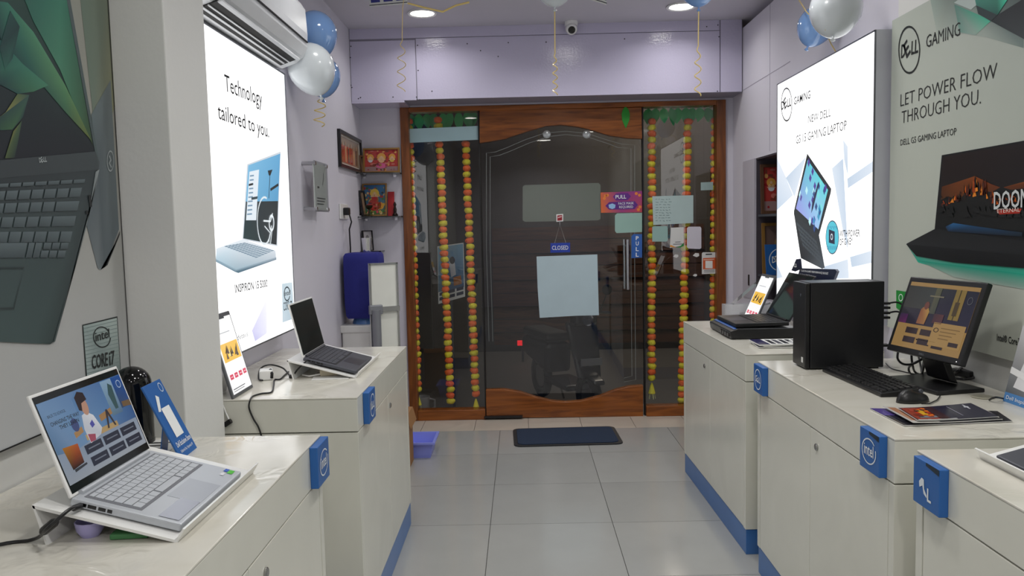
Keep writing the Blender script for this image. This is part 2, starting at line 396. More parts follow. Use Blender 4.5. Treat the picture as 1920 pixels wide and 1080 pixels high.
# etched lines, boss discs and long pull handle
gp = PL((0, YG - .0045, 0), (1, 0, 0), (0, 0, 1))
et = PR(gp)
top1 = [(929, 285), (950, 277), (985, 262), (1020, 250), (1060, 246), (1100, 250), (1140, 263), (1165, 270), (1190, 272)]
for k in (0, 7):
    et.line([(917 + k, 640), (912 + k, 460), (912 + k, 287 + k)] + [(x + (k if x < 1060 else -k if x > 1150 else 0), y + k * .9) for x, y in top1] + [(1190 - k, 500), (1192 - k, 712 - k), (1170, 716 - k)], .004, (120, 124, 122), 1)
et.build('etched_lines', P_, dr)
for px, py in ((1025, 252), (1100, 252)):
    q = MB(); q.lathe([(.028, 0), (.03, .004), (.022, .012), (.012, .014)], gp.X(px, py, 2), 18, Matrix.Rotation(PI / 2, 3, 'X')); q.build('glass_boss', mat('boss', (190, 195, 195), .1, metal=.5), dr, smooth=True)
hx = onY(1177, 500, YG - .05)
q = MB(); za = onY(1177, 449, YG - .05).z; zb = onY(1177, 543, YG - .05).z
q.tube([(hx.x, hx.y, zb), (hx.x, hx.y, za)], .012, 12); q.tube([(hx.x - .012, YG + .05, zb), (hx.x - .012, YG + .05, za)], .012, 12)
for z in (za - .05, zb + .05): q.tube([(hx.x, hx.y, z), (hx.x - .006, YG + .05, z)], .006, 8)
q.build('pull_handle', m_metal, dr, smooth=True)

# ------------------------------------------------------------------ street outside (night)
b = MB(); b.bb((-5, YB + .12, -.52), (6, 14, -.45)); struct('floor_outside', b, mat('asphalt', (70, 68, 66), .7, bump=.2), label='dark street ground outside the door')
b = MB(); b.bb((-5, YB + .06, -.45), (6, YB + .5, -.02)); struct('trim_3', b, mat('step_stone', (90, 86, 84), .6), label='dark stone step outside the door')
b = MB(); b.bb((-5, 12, -.45), (6, 12.2, 4.5)); wo = struct('wall_outside', b, mat('night_wall', (64, 60, 56), .8, bump=.2), label='dark wall across the street')
mp = woodmat('old_planks', (52, 30, 18), (92, 56, 34), .6, 0)
for i in range(9):
    q = MB(); q.box((1.15, 11.97 - .02 * (i % 2), -.25 + i * .2), (3.2, .04, .185)); q.build('plank', mp, wo)
for x in (2.95, 5.1): q = MB(); q.box((x, 11.95, .9), (.18, .12, 2.7)); q.build('shutter_post', mp, wo)
lamp = bpy.data.lights.new('added_street_fill', 'AREA'); lamp.energy = 70; lamp.size = .5; lamp.color = (1, .85, .7)  # unseen lamp, added to lift the planks and street out of black
sl = thing('added_street_lamp', 'unseen lamp added over the dark road to light it', 'lamp', (2.2, 10.6, 3.95))
q = MB(); q.bb((2.0, 10.5, 3.95), (2.4, 10.7, 4.05)); q.build('added_lamp_head', m_metal, sl); q = MB(); q.tube([(2.2, 10.7, 4), (2.2, 12, 4.1)], .03, 8); q.build('arm', m_metal, sl)
lo = bpy.data.objects.new('bulb', lamp); COL.objects.link(lo); lo.parent = sl; lo.location = (0, 0, -.02)

# ------------------------------------------------------------------ ceiling downlights
m_diff = mat('lit_diffuser', (255, 252, 246), .5, emit=9, var=0)
def downlight(x, y, label, k=1, W_=DOWNLIGHT_W):
    t = thing('downlight', label, 'ceiling light', (x, y, ZC), group='recessed round ceiling downlights')
    q = MB(); q.lathe([(.078 * k, -.001), (.095 * k, -.004), (.098 * k, -.010), (.092 * k, -.014), (.078 * k, -.010)], (0, 0, 0), 28, cap=False); q.build('trim_ring', m_acryl, t, local=True, smooth=True)
    q = MB(); q.lathe([(.0, -.006), (.079 * k, -.006)], (0, 0, 0), 28, cap=False); q.build('diffuser', m_diff, t, local=True)
    l = bpy.data.lights.new('bulb', 'AREA'); l.shape = 'DISK'; l.size = .15 * k; l.energy = W_; l.spread = 2.6; l.color = (1, .985, .955)
    o = bpy.data.objects.new('bulb', l); COL.objects.link(o); o.parent = t; o.location = (0, 0, -.012)
lpx = {0: onZ(792, 24, ZC), 1: onZ(1278, 10, ZC)}
for k, y in enumerate((5.27, 3.45, 1.65, -.15)):
    for s in (0, 1):
        downlight(lpx[s].x, y, ('lit round ceiling downlight near the ' + ('camera dome, by the white hanging card' if s == 0 else 'blue ceiling balloon')) if k == 0 else 'lit round ceiling downlight above the aisle out of view')
for y, kw_ in ((4.72, .72), (2.9, .85), (1.0, 1.0), (-1.2, 1.9)): downlight(.39, y, 'lit larger round ceiling panel along the middle of the shop out of view', 1.6, PANEL_W * kw_)

# ================================================================== display counters
ZT = .89
m_key_hole = mat('lock_steel', (170, 170, 168), .25, metal=.9)
def brand_plate(root, pl, kind, par, L=.12, H=.112, worn=False):
    """blue square plate lying on plane pl (origin = lower left corner)"""
    q = MB(); q.prism([pl.P(0, 0), pl.P(L, 0), pl.P(L, H), pl.P(0, H)], pl.n * .022); o = q.build('logo_plate', m_blue, par, bevel=.002)
    fp = PL(pl.P(0, 0) + pl.n * .0224, pl.u, pl.v); pr = PR(fp); wcol = (225, 232, 238)
    if kind == 'intel':
        pr.ell(L / 2, H / 2, .044, .036, wcol, 1, uv=True, w=.1, a0=.6, a1=2 * PI + .2, rot=.12)
        text(fp, 'intel', (L / 2 - .03, H / 2 - .012), (L / 2 + .028, H / 2 - .012), (L / 2 - .03, H / 2 + .019), m_whiteink, o, 1, .01, True)
    elif kind == 'dell':
        pr.ell(L / 2, H / 2, .042, .042, wcol, 1, uv=True, w=.1)
        dell(fp, (L / 2 - .03, H / 2 - .011), (L / 2 + .03, H / 2 - .011), (L / 2 - .03, H / 2 + .011), m_whiteink, o, 1, .02, True)
    else:
        text(fp, 'L', (L / 2 + .008, H / 2 - .034), (L / 2 + .026, H / 2 - .034), (L / 2 + .008, H / 2 - .004), m_whiteink, o, 1, .02, True)
        pr.uv([(L / 2 - .03, H / 2 + .002), (L / 2 - .018, H / 2 + .014), (L / 2 - .008, H / 2 + .012), (L / 2 - .006, H / 2 - .01), (L / 2 + .006, H / 2 - .022), (L / 2 + .006, H / 2 - .028), (L / 2 - .008, H / 2 - .022), (L / 2 - .014, H / 2 - .004), (L / 2 - .028, H / 2 - .012)], wcol, 1)
    if worn: pr.uv([(L * .5, H * .93), (L * .99, H * .86), (L * .99, H * .99), (L * .5, H)], (28, 44, 58), 1)
    if pr.mb.v: pr.build('ring_emblem', P_, o)
def counter(label, xf, s, y0, y1, rot, split, lock, plates):
    t = thing('display_counter', label, 'counter', (xf, y0, 0), rot, group='white display counters with blue plinths')
    Lg = y1 - y0; D = (XR - .006 - xf - .02 if s > 0 else xf - XL - .006)
    def bx(name, x0, x1, a, b_, z0, z1, m, bev=.0015):
        q = MB(); q.bb((s * x0, a, z0), (s * x1, b_, z1)); return q.build(name, m, t, local=True, bevel=bev)
    bx('plinth', .004, D, .004, Lg - .004, 0, .112, m_plinth)
    bx('carcass', .02, D, .03, Lg - .03, .112, .766, m_white, 0)
    bx('end_panel', 0, D, 0, .03, .114, .767, m_white); bx('end_panel', 0, D, Lg - .03, Lg, .114, .767, m_white)
    e = [.033, split, Lg - .033]
    for i in range(2): bx('cabinet_door', .001, .019, e[i] + .0015, e[i + 1] - .0015, .116, .767, m_white)
    bx('upper_band', 0, D, 0, Lg, .771, .884, m_white, .002)
    bx('counter_top', -.001, D, -.001, Lg + .001, .884, .89, m_top, .002)
    q = MB(); q.lathe([(.012, 0), (.012, .003), (.009, .005), (.004, .005)], (-.0 if s > 0 else 0, lock, .715), 14, Matrix.Rotation(-PI / 2 * s, 3, 'Y')); q.build('lock', m_key_hole, t, local=True, smooth=True)
    M4 = W[t.name]
    for yc, kind in plates:
        # facing the aisle
        u = M4.to_3x3() @ Vector((0, -1 if s > 0 else 1, 0)); o = M4 @ Vector((0, yc + (.06 if s > 0 else -.06), .773))
        brand_plate(t, PL(o, u, (0, 0, 1)), kind, t, worn=(kind == 'broken' or (kind == 'intel' and s > 0)))
    return t
counter('white counter nearest on the left, carrying the open silver laptop', -.577, -1, .95, 2.168, 0, .62, .72, [(1.16, 'intel')])
counter('white counter on the left in front of the backlit poster, carrying the dark laptop', -.574, -1, 2.652, 3.81, 0, .6, .64, [(.15, 'dell')])
counter('white counter farthest on the right, carrying the black gaming laptop', .954, 1, 3.372, 4.56, math.atan2(.024, 1.18), .6, .7, [])
counter('white counter in the middle on the right, carrying the desktop computer', .956, 1, 2.016, 3.205, 0, .6, .54, [(.1, 'intel'), (1.11, 'dell')])
counter('white counter nearest on the right with a broken white emblem on blue', .964, 1, .72, 1.917, 0, .6, .7, [(1.11, 'broken')])

# ================================================================== laptops and their slanted stands
def frame_mtx(o, xr, yd):
    xr = Vector(xr).normalized(); yd = Vector(yd).normalized(); n = xr.cross(yd).normalized(); yd = n.cross(xr)
    return Matrix(((xr.x, yd.x, n.x, o[0]), (xr.y, yd.y, n.y, o[1]), (xr.z, yd.z, n.z, o[2]), (0, 0, 0, 1)))
def slant_stand(label, xb, xfr, y0, y1):
    """white folded acrylic stand; xb = back foot, xfr = front edge"""
    s = 1 if xfr > xb else -1; L = abs(xfr - xb)
    t = thing('laptop_stand', label, 'laptop stand', (xb, y0, ZT), group='white slanted laptop stands')
    th = .005
    q = MB(); q.prism([(0, 0, 0), (-.02 * s, 0, .075), (-.016 * s, 0, .075), (s * th, 0, 0)], (0, y1 - y0, 0)); q.build('back_leg', m_acryl, t, local=True)
    q = MB(); q.prism([(-.02 * s, 0, .070), (-.02 * s, 0, .076), (s * L, 0, .0055), (s * L, 0, 0)], (0, y1 - y0, 0)); q.build('slanted_shelf', m_acryl, t, local=True)
    q = MB(); q.prism([(s * L, 0, .0), (s * (L + .0155), 0, .026), (s * (L + .0195), 0, .025), (s * (L + .005), 0, 0)], (0, y1 - y0, 0)); q.build('front_lip', m_acryl, t, local=True)
    return t
ROWS = [(13, .6), (14, 1), (14, 1), (13, 1), (12, 1), (9, 1)]
def key_layout(Wd, y0, D):
    out = []; tot = sum(r[1] for r in ROWS); y = y0 + D
    for k, (n, h) in enumerate(ROWS):
        hh = D * h / tot; y -= hh
        if n == 9: ws = [1.2, 1, 1, 1.2, 5, 1, 1, 1.3, 1.3]
        else:
            ws = [1] * n
            if k in (2, 3, 4): ws[0] = 1.3 + .3 * (k - 2); ws[-1] = 1.4 + .3 * (k - 2)
        sw = sum(ws); x = -Wd / 2
        for wv in ws:
            kw = Wd * wv / sw; out.append((x + kw / 2, y + hh / 2, kw * .9, hh * .88)); x += kw
    return out
def laptop(label, mtx, Wd, D, T, lid, ang, mb_, mk, mframe, single=True, bezel=.006, group=None, chin=.008):
    t = thing('laptop', label, 'laptop', mtx=mtx)
    q = MB(); q.box((0, D / 2, T / 2), (Wd, D, T)); base = q.build('base', mb_, t, local=True, bevel=.004)
    kw = Wd * .86; kd = D * .48; ky = D * .42
    q = MB(); q.box((0, ky + kd / 2, T + .0002), (kw + .012, kd + .01, .0008)); q.build('keyboard_well', mat(mk.name + '_well', (112, 114, 120) if mk is m_key else (20, 20, 24), .6), t, local=True)
    KM = {}
    if single:
        for (x, y, a, b_) in key_layout(kw, ky, kd):
            kk = (round(a, 4), round(b_, 4))
            if kk not in KM:
                q = MB(); q.box((0, 0, .0009), (a, b_, .0018)); o = q.build('key', mk, t, local=True); o.location = (x, y, T + .0004); KM[kk] = o.data
            else: inst(KM[kk], 'key', t, (x, y, T + .0004))
    else:
        q = MB()
        for (x, y, a, b_) in key_layout(kw, ky, kd): q.box((x, y, T + .0012), (a, b_, .0018))
        q.build('keys', mk, t, local=True, kind='stuff')
    q = MB(); q.box((0, D * .2, T + .0002), (Wd * .34, D * .32, .0006)); q.build('touchpad', mat(mb_.name + '_pad', (168, 172, 180), .3, metal=.2) if mk is m_key else mat('dark_pad', (50, 51, 58), .3), t, local=True)
    q = MB(); q.tube([(-Wd * .42, D - .004, T + .002), (Wd * .42, D - .004, T + .002)], .006, 10); q.build('hinge', mb_, t, local=True, smooth=True)
    for k, (py, pw) in enumerate(((.88, .012), (.80, .016), (.71, .014), (.64, .009))):
        q = MB(); q.box((-Wd / 2 - .0003, D * py, T * .5), (.001, pw, T * .4)); q.build('port', m_gblack, t, local=True)
    # lid
    R = Matrix.Rotation(ang, 3, 'X'); org = Vector((0, D - .002, T))
    q = MB(); q.box(org + R @ Vector((0, lid / 2, -.0035)), (Wd, lid, .006), R); lo_ = q.build('lid', mframe, t, local=True, bevel=.002)
    M3 = mtx.to_3x3()
    o = mtx @ (org + R @ Vector((-Wd / 2 + bezel, chin, -.0002)))
    v = M3 @ (R @ Vector((0, 1, 0))); u = M3 @ Vector((1, 0, 0))
    # screen faces the user: normal must point to the user side
    pl = PL(o, u, v)
    if pl.n.dot(M3 @ Vector((0, -1, .3))) < 0: pl.n = -pl.n
    return t, lo_, pl, Wd - 2 * bezel, lid - bezel - chin
# stand + silver laptop, left front
slant_stand('white acrylic laptop stand under the silver laptop', -.897, -.655, 1.413, 1.826)
fo = Vector((-.6565, 1.60, .8995)); hd = Vector((-.207, 0, .0545))
mt1 = frame_mtx(fo, (0, 1, 0), hd)
def lid_angle(mtx, world_dir):
    d = mtx.to_3x3().inverted() @ Vector(world_dir); return math.atan2(d.z, d.y)
lp1, lid1, sp1, sw1, sh1 = laptop('open silver laptop with a lit back to school advert on screen', mt1, .322, .214, .016, .208, lid_angle(mt1, (-.068, 0, .195)), m_silver, m_key, m_acryl, chin=.006)
q = MB(); q.add([sp1.P(0, 0, .5), sp1.P(sw1, 0, .5), sp1.P(sw1, sh1, .5), sp1.P(0, sh1, .5)], [(0, 1, 2, 3)]); q.build('display', m_dscr, lp1)
pr = PR(sp1, .62)
U = lambda a, b_: (a * sw1, b_ * sh1)
def uvp(pr, pts, c, l): pr.uv([U(*p) for p in pts], c, l)
uvp(pr, [(0.01, .08), (.99, .08), (.99, .93), (.01, .93)], [(160, 168, 178), (172, 178, 186), (100, 136, 178), (120, 152, 190)], 1)
uvp(pr, [(.01, .40), (.2, .36), (.45, .40), (.99, .40), (.99, .93), (.01, .93)], [(96, 130, 165), (120, 150, 185), (110, 150, 190), (60, 96, 150), (66, 108, 165), (118, 152, 190)], 2)
uvp(pr, [(.72, .52), (.86, .52), (.86, .92), (.72, .92)], [(100, 130, 150), (90, 120, 150), (150, 180, 205), (140, 175, 205)], 3)
uvp(pr, [(.78, .58), (.82, .58), (.84, .84), (.80, .88), (.76, .76)], (62, 92, 96), 4)
uvp(pr, [(.86, .56), (.99, .56), (.99, .92), (.86, .92)], [(60, 80, 110), (50, 80, 130), (30, 84, 160), (30, 84, 160)], 3)
uvp(pr, [(.88, .57), (.99, .55), (.99, .62), (.88, .63)], (120, 96, 70), 4)
uvp(pr, [(.34, .40), (.74, .40), (.74, .46), (.34, .46)], (190, 160, 110), 3); uvp(pr, [(.56, .52), (.72, .55), (.72, .62), (.56, .59)], (170, 130, 84), 4)
uvp(pr, [(.6, .42), (.65, .62), (.67, .62), (.71, .42), (.69, .42), (.66, .56), (.62, .42)], (58, 54, 60), 5)
uvp(pr, [(.24, .47), (.34, .50), (.34, .56), (.24, .53)], (176, 136, 90), 3); pr.ell(*U(.28, .6), .012, .014, (70, 84, 130), 4, uv=True)
uvp(pr, [(.36, .36), (.50, .40), (.54, .46), (.50, .62), (.44, .68), (.38, .66), (.35, .52)], [(225, 225, 230), (200, 205, 215), (215, 215, 220), (232, 232, 236), (225, 225, 230), (215, 218, 225), (205, 208, 216)], 5)
pr.ell(*U(.44, .74), .0125, .019, (196, 150, 126), 6, uv=True); uvp(pr, [(.37, .72), (.40, .70), (.42, .78), (.49, .80), (.48, .88), (.42, .91), (.37, .86)], (44, 34, 36), 7)
uvp(pr, [(.42, .55), (.46, .58), (.47, .52), (.43, .50)], (84, 86, 170), 7); uvp(pr, [(.36, .37), (.42, .37), (.44, .43), (.36, .46)], (170, 80, 100), 6)
uvp(pr, [(.09, .20), (.22, .22), (.23, .42), (.07, .44)], [(30, 26, 26), (60, 34, 24), (190, 90, 40), (180, 120, 40)], 4); uvp(pr, [(.1, .17), (.24, .19), (.24, .21), (.1, .2)], (60, 64, 70), 5)
for i in range(3):
    for j in range(2):
        x = .28 + i * .225 + .015 * j; y = .27 - j * .135
        uvp(pr, [(x, y), (x + .2, y), (x + .2, y + .095), (x, y + .095)], (44, 50, 66), 4); uvp(pr, [(x + .03, y + .042), (x + .17, y + .042), (x + .17, y + .055), (x + .03, y + .055)], (120, 126, 140), 5)
pr.ell(*U(.925, .83), .009, .009, (190, 210, 235), 6, uv=True, w=.18)
pr.build('screen_image', P_scr, lp1)
text(sp1, 'BACK TO SCHOOL', U(.05, .76), U(.24, .76), U(.05, .79), m_ink, lp1, 6, 0, True)
text(sp1, 'CHANGING THE WAY', U(.05, .675), U(.36, .675), U(.05, .715), m_ink, lp1, 6, .01, True)
text(sp1, 'THEY LEARN', U(.12, .615), U(.33, .615), U(.12, .655), m_ink, lp1, 6, .01, True)
pr = PR(PL(mt1 @ Vector((0, 0, .0164)), mt1.to_3x3() @ Vector((1, 0, 0)), mt1.to_3x3() @ Vector((0, 1, 0))))
_pl = pr.pl
for c_, x0, x1, y0, y1, nm in (((84, 190, 60), .128, .15, .012, .024, 'green_sticker'), ((40, 90, 190), .135, .152, .025, .034, 'blue_sticker'), ((225, 225, 230), .11, .125, .025, .033, 'white_sticker'), ((150, 154, 168), -.15, -.05, .01, .05, 'palm_rest_label')):
    pr = PR(_pl); pr.uv([(x0, y0), (x1, y0), (x1, y1), (x0, y1)], c_, 1); pr.build(nm, P_gloss, lp1)
# charger lead of the silver laptop
def cable(name, label, pts, r, m, plug=None, cat='cable', n=8):
    P = [Vector(p) for p in pts]; out = []
    for i in range(len(P) - 1):
        p0 = P[max(i - 1, 0)]; p1 = P[i]; p2 = P[i + 1]; p3 = P[min(i + 2, len(P) - 1)]
        for k in range(n):
            t = k / n; out.append(.5 * ((2 * p1) + (p2 - p0) * t + (2 * p0 - 5 * p1 + 4 * p2 - p3) * t * t + (3 * p1 - p0 - 3 * p2 + p3) * t ** 3))
    out.append(P[-1])
    if plug:
        t = thing(name, label, cat, tuple(P[0])); q = MB(); q.tube(out, r, 8); q.build('lead', m, t, smooth=True)
        for a, b_, rr in plug:
            a = Vector(a); b_ = Vector(b_); q = MB(); q.tube([a, a.lerp(b_, .15), a.lerp(b_, .5), a.lerp(b_, .85), b_], [rr * .6, rr, rr, rr, rr * .6], 10); q.build('plug', m, t, smooth=True)
        return t
    q = MB(); q.tube(out, r, 8); return tag(q.build(name, m, smooth=True), label, cat)
pA = mt1 @ Vector((-.163, .190, .008))
pm = onY(128, 957, 1.398); pB = onY(88, 992, 1.37); pC = onZ(60, 1012, ZT + .006); pD = onZ(-40, 1032, ZT + .005)
cable('charger_lead', 'black charger lead plugged into the silver laptop', [pA, pm, pB, pC, pD, pD + Vector((-.1, -.25, 0)), pD + Vector((-.2, -.3, 0))], .0035, m_black, [(pA, pA.lerp(pm, .7), .006), (pB.lerp(pm, .45), pB.lerp(pC, .35), .0085)])
# stand + dark laptop, left far counter
slant_stand('white acrylic laptop stand under the dark laptop', -.896, -.656, 3.0, 3.465)
mt2 = frame_mtx((-.6575, 3.19, .902), (0, 1, 0), (-.2, 0, .0555))
lp2, lid2, sp2, sw2, sh2 = laptop('dark grey laptop with a blank screen and white lid', mt2, .335, .212, .013, .215, lid_angle(mt2, (-.047, 0, .205)), m_dgrey, m_dkey, m_acryl, single=False)
q = MB(); q.add([sp2.P(0, 0, .5), sp2.P(sw2, 0, .5), sp2.P(sw2, sh2, .5), sp2.P(0, sh2, .5)], [(0, 1, 2, 3)]); q.build('display', m_dscr, lp2)
# third stand + laptop at the right edge of the picture
slant_stand('white acrylic laptop stand on the nearest right counter, cut off by the frame', 1.325, 1.078, 1.40, 1.838)
mt3 = frame_mtx((1.0805, 1.62, .9005), (0, -1, 0), (.2, 0, .054))
lp3, lid3, sp3, sw3, sh3 = laptop('dark grey laptop on the nearest right counter, only its corner in view', mt3, .335, .212, .013, .215, 1.8, m_dgrey, m_dkey, m_acryl, single=False)
q = MB(); q.add([sp3.P(0, 0, .5), sp3.P(sw3, 0, .5), sp3.P(sw3, sh3, .5), sp3.P(0, sh3, .5)], [(0, 1, 2, 3)]); q.build('display', m_dscr, lp3)

# ================================================================== posters and light boxes
# ---- left wall poster
PXL = XL + .022
lpst = thing('wall_poster', 'large wall poster of a dark laptop with green leaf screen, beside the pillar', 'poster', (PXL, 1.6, .988))
q = MB(); q.bb((XL + .001, .55, .988), (PXL, 2.284, 2.8)); q.build('panel', mat('poster_edge', (60, 62, 60), .5), lpst)
pl = PL((PXL + .0004, .55, .988), (0, 1, 0), (0, 0, 1))
pr = PR(pl); WL, HL = 1.734, 1.812
pr.uv([(0, 0), (WL, 0), (WL, .7), (0, .7)], [(196, 198, 198), (188, 190, 192), (152, 150, 142), (164, 164, 160)], 1)
pr.uv([(0, .7), (WL, .7), (WL, HL), (0, HL)], [(164, 164, 160), (152, 150, 142), (134, 142, 130), (120, 130, 122)], 1)
pr.px([(150, 0), (203, -60), (215, 200), (180, 290), (172, 200)], [(104, 120, 108), (116, 126, 110), (140, 140, 110), (120, 126, 110), (110, 124, 112)], 2)
pr.line([(0, .002), (WL - .002, .002), (WL - .002, HL)], .005, (20, 20, 20), 4, uv=True)
pr.build('background_print', P_, lpst)
pr = PR(pl, .85)   # laptop seen from behind, then the open one
pr.px([(170, 215), (206, 150), (222, 430), (196, 500), (187, 506), (182, 503), (160, 418), (183, 316)], [(108, 122, 126), (120, 130, 132), (104, 116, 122), (92, 102, 108), (150, 160, 164), (120, 128, 132), (100, 110, 116), (88, 98, 104)], 3)
pr.px([(187, 506), (196, 500), (224, 432), (223, 440), (200, 497)], (30, 34, 38), 4)
pr.px([(-300, -60), (112, -60), (176, 284), (-300, 328)], [(28, 52, 52), (46, 84, 74), (30, 36, 44), (24, 28, 36)], 4)
pr.px([(112, -60), (119, -60), (184, 304), (176, 284)], (84, 98, 100), 5)
_ll = [5.2]
def leaf(pts, cols): _ll[0] += .25; pr.px(pts, cols, _ll[0])
leaf([(20, -60), (112, -60), (172, 272), (150, 230), (110, 130), (60, 40)], [(40, 92, 84), (58, 130, 110), (60, 80, 50), (70, 110, 80), (78, 140, 112), (52, 112, 96)])
leaf([(-20, 0), (12, 5), (60, 60), (120, 160), (168, 262), (120, 210), (60, 140), (0, 80)], [(30, 84, 80), (56, 124, 104), (84, 150, 118), (96, 150, 104), (110, 120, 60), (64, 110, 84), (40, 92, 84), (22, 60, 62)])
leaf([(-60, 60), (0, 76), (40, 120), (88, 160), (60, 172), (30, 176), (0, 160), (-60, 150)], [(20, 52, 56), (34, 90, 86), (58, 124, 104), (76, 140, 110), (66, 120, 90), (36, 84, 80), (26, 62, 64), (20, 46, 50)])
leaf([(30, 176), (52, 178), (40, 220), (20, 243), (0, 244), (-30, 240), (8, 210)], [(90, 110, 70), (54, 88, 80), (34, 66, 66), (64, 104, 70), (50, 96, 84), (30, 60, 62), (140, 140, 80)])
leaf([(22, 246), (38, 226), (30, 270), (24, 296), (6, 297)], [(120, 124, 70), (70, 96, 70), (48, 70, 60), (40, 58, 54), (80, 96, 60)])
leaf([(16, 20), (34, 50), (20, 110), (6, 130), (-4, 90)], [(30, 76, 72), (26, 62, 62), (30, 72, 70), (46, 100, 88), (26, 64, 64)])
pr.px([(-300, 328), (176, 284), (184, 304), (182, 318), (-300, 360)], [(52, 58, 62), (70, 78, 82), (84, 92, 96), (70, 78, 82), (50, 56, 60)], 7)
pr.px([(-300, 352), (178, 316), (182, 322), (176, 360), (160, 420), (98, 640), (92, 645), (60, 644), (-300, 625)], [(44, 50, 54), (56, 64, 68), (70, 80, 82), (72, 82, 86), (66, 76, 80), (60, 74, 74), (52, 64, 64), (74, 92, 92), (80, 96, 96)], 6)
pr.px([(176, 322), (183, 318), (178, 345), (100, 640), (96, 643), (160, 420)], [(130, 138, 140), (160, 168, 170), (140, 150, 152), (84, 98, 98), (70, 84, 84), (110, 120, 122)], 8)
for a, b_ in (((164, 366), (167, 388)), ((159, 395), (160, 402))): pr.line([a, b_], .012, (28, 32, 34), 9)
pr.ell(205, 302, 6.5, 20, (176, 184, 186), 5, w=.14); pr.line([(203, 292), (206, 300), (203, 306), (207, 314)], .006, (176, 184, 186), 5)
pr.build('printed_laptops', P_, lpst)
pr = PR(pl)   # printed keys
rows = [(336, 330, 156, 10), (352, 345, 150, 20), (377, 368, 145, 21), (405, 393, 139, 22), (434, 424, 132, 23), (460, 468, 123, 24)]
for k in range(len(rows) - 1):
    yL, _, xr, hh = rows[k]; slope = -.06 + .03 * k
    wk = 24; x = xr
    while x > -220:
        ww = wk * (1.9 if (x == xr and k in (2, 3)) else 1)
        y0 = rows[k][0] + slope * (xr - x) * -1
        f = lambda xx, yy: (xx - (yy - rows[k][0]) * .22, yy + (xr - xx) * (.055 - .012 * k))
        pr.px([f(x, yL), f(x - ww + 3, yL), f(x - ww + 3, yL + hh - 3), f(x, yL + hh - 3)], [(98, 110, 114), (92, 104, 108), (66, 76, 80), (74, 84, 88)], 9); x -= ww
    if k == 4:
        pass
f = lambda xx, yy: (xx - (yy - 460) * .22, yy + (123 - xx) * .005)
for x0, x1, a, b_ in ((110, 124, 455, 467), (94, 108, 455, 467), (78, 92, 455, 467), (108, 122, 470, 483), (92, 106, 470, 483), (76, 90, 470, 483), (62, 74, 455, 483), (49, 60, 455, 483), (-90, 46, 455, 483), (-140, -94, 455, 483)):
    pr.px([f(x0, a), f(x1, a), f(x1, b_), f(x0, b_)], [(92, 104, 108), (96, 108, 112), (66, 76, 80), (66, 76, 80)], 9)
pr.line([(-150, 503), (41, 502), (22, 578), (-150, 582)], .004, (50, 60, 62), 9)
pr.build('printed_keys', P_, lpst)
dell(pl, (70, 305), (84, 303), (70, 296), mat('silver_ink', (170, 178, 180), .5), lpst, 9, .02)
pr = PR(pl)
pr.px([(153, 609), (219, 593), (227, 715), (162, 735)], (34, 40, 40), 3); pr.px([(154.5, 611), (217.5, 596), (225.5, 713), (163.5, 732)], [(150, 166, 164), (176, 190, 186), (120, 134, 134), (176, 190, 188)], 4)
for i in range(16): pr.line([(155.2 + i * .5, 616 + i * 7), (218.2 + i * .45, 601 + i * 7)], .0018, (128, 144, 142), 5)
pr.ell(189, 632, 16.5, 20, (26, 30, 30), 6, w=.1, a0=.2, a1=2 * PI - .35, rot=-.15); pr.build('printed_badge', P_, lpst)
text(pl, 'intel', (177, 640), (203, 632), (177, 623), m_ink, lpst, 7, .01)
text(pl, 'CORE', (170, 692), (200, 685), (169, 667), m_ink, lpst, 7, .015); text(pl, 'i7', (203, 685), (213, 682), (202, 660), m_ink, lpst, 7, .015)

# ---- left light box
m_frame = mat('aluminium_frame', (120, 122, 128), .35, metal=.8)
m_boxside = mat('box_side_grey', (196, 198, 206), .4)
def lightbox(label, x_wall, x_face, y0, y1, z0, z1):
    t = thing('light_box', label, 'light box', ((x_wall + x_face) / 2, (y0 + y1) / 2, z0)); s = 1 if x_face > x_wall else -1
    q = MB(); q.bb((x_wall + s * .001, y0, z0), (x_face - s * .006, y1, z1)); q.build('housing', m_boxside, t)
    e = .006
    q = MB()
    for a, b_ in (((y0, z0), (y1, z0 + e)), ((y0, z1 - e), (y1, z1)), ((y0, z0), (y0 + e, z1)), ((y1 - e, z0), (y1, z1))): q.bb((x_face - s * .006, a[0], a[1]), (x_face, b_[0], b_[1]))
    q.build('edge_frame', m_frame, t)
    pl = PL((x_face - s * .003, y0 if s > 0 else y1, z0), (0, s, 0), (0, 0, 1))
    pr = PR(pl, 1.0); Lw = y1 - y0; H = z1 - z0
    pr.uv([(e, e), (Lw - e, e), (Lw - e, H - e), (e, H - e)], (255, 255, 255), 0); 
    pr.build('lit_panel', P_lit, t)
    return t, pl, PR(pl, 1 / BOX_GLOW)
LY1 = onX(545, 380, -1.10).y
lb, pl, pr = lightbox('backlit white poster on the left wall reading Technology tailored to you', XL, -1.10, 2.59, LY1, .992, 2.203)
text(pl, 'Technology', (421, 170), (491, 199), (417.5, 138), m_ink, lb, 3, .004); text(pl, 'tailored to you.', (408, 222), (504, 258), (405.5, 192), m_ink, lb, 3, .004)
text(pl, 'INSPIRON 15 5000', (440, 549), (501, 537.5), (439, 534), m_ink, lb, 3, .012)
text(pl, 'Visit your advisor.', (395, 638), (440, 626), (395, 627), m_greyink, lb, 3, 0); text(pl, 'store for more details', (385, 662), (464, 630), (385, 651), m_greyink, lb, 3, 0)
sky = (96, 168, 212)
pr.px([(463, 308), (526, 284), (520, 462), (454, 449)], (205, 212, 220), 1)
pr.px([(465, 310), (525, 288), (521, 377), (460.5, 378)], [(120, 184, 222), (96, 166, 210), (86, 156, 200), (110, 176, 214)], 2)
pr.px([(460.5, 378), (521, 377), (518, 459), (455.6, 447)], [(24, 44, 52), (26, 38, 44), (20, 32, 38), (22, 52, 56)], 2)
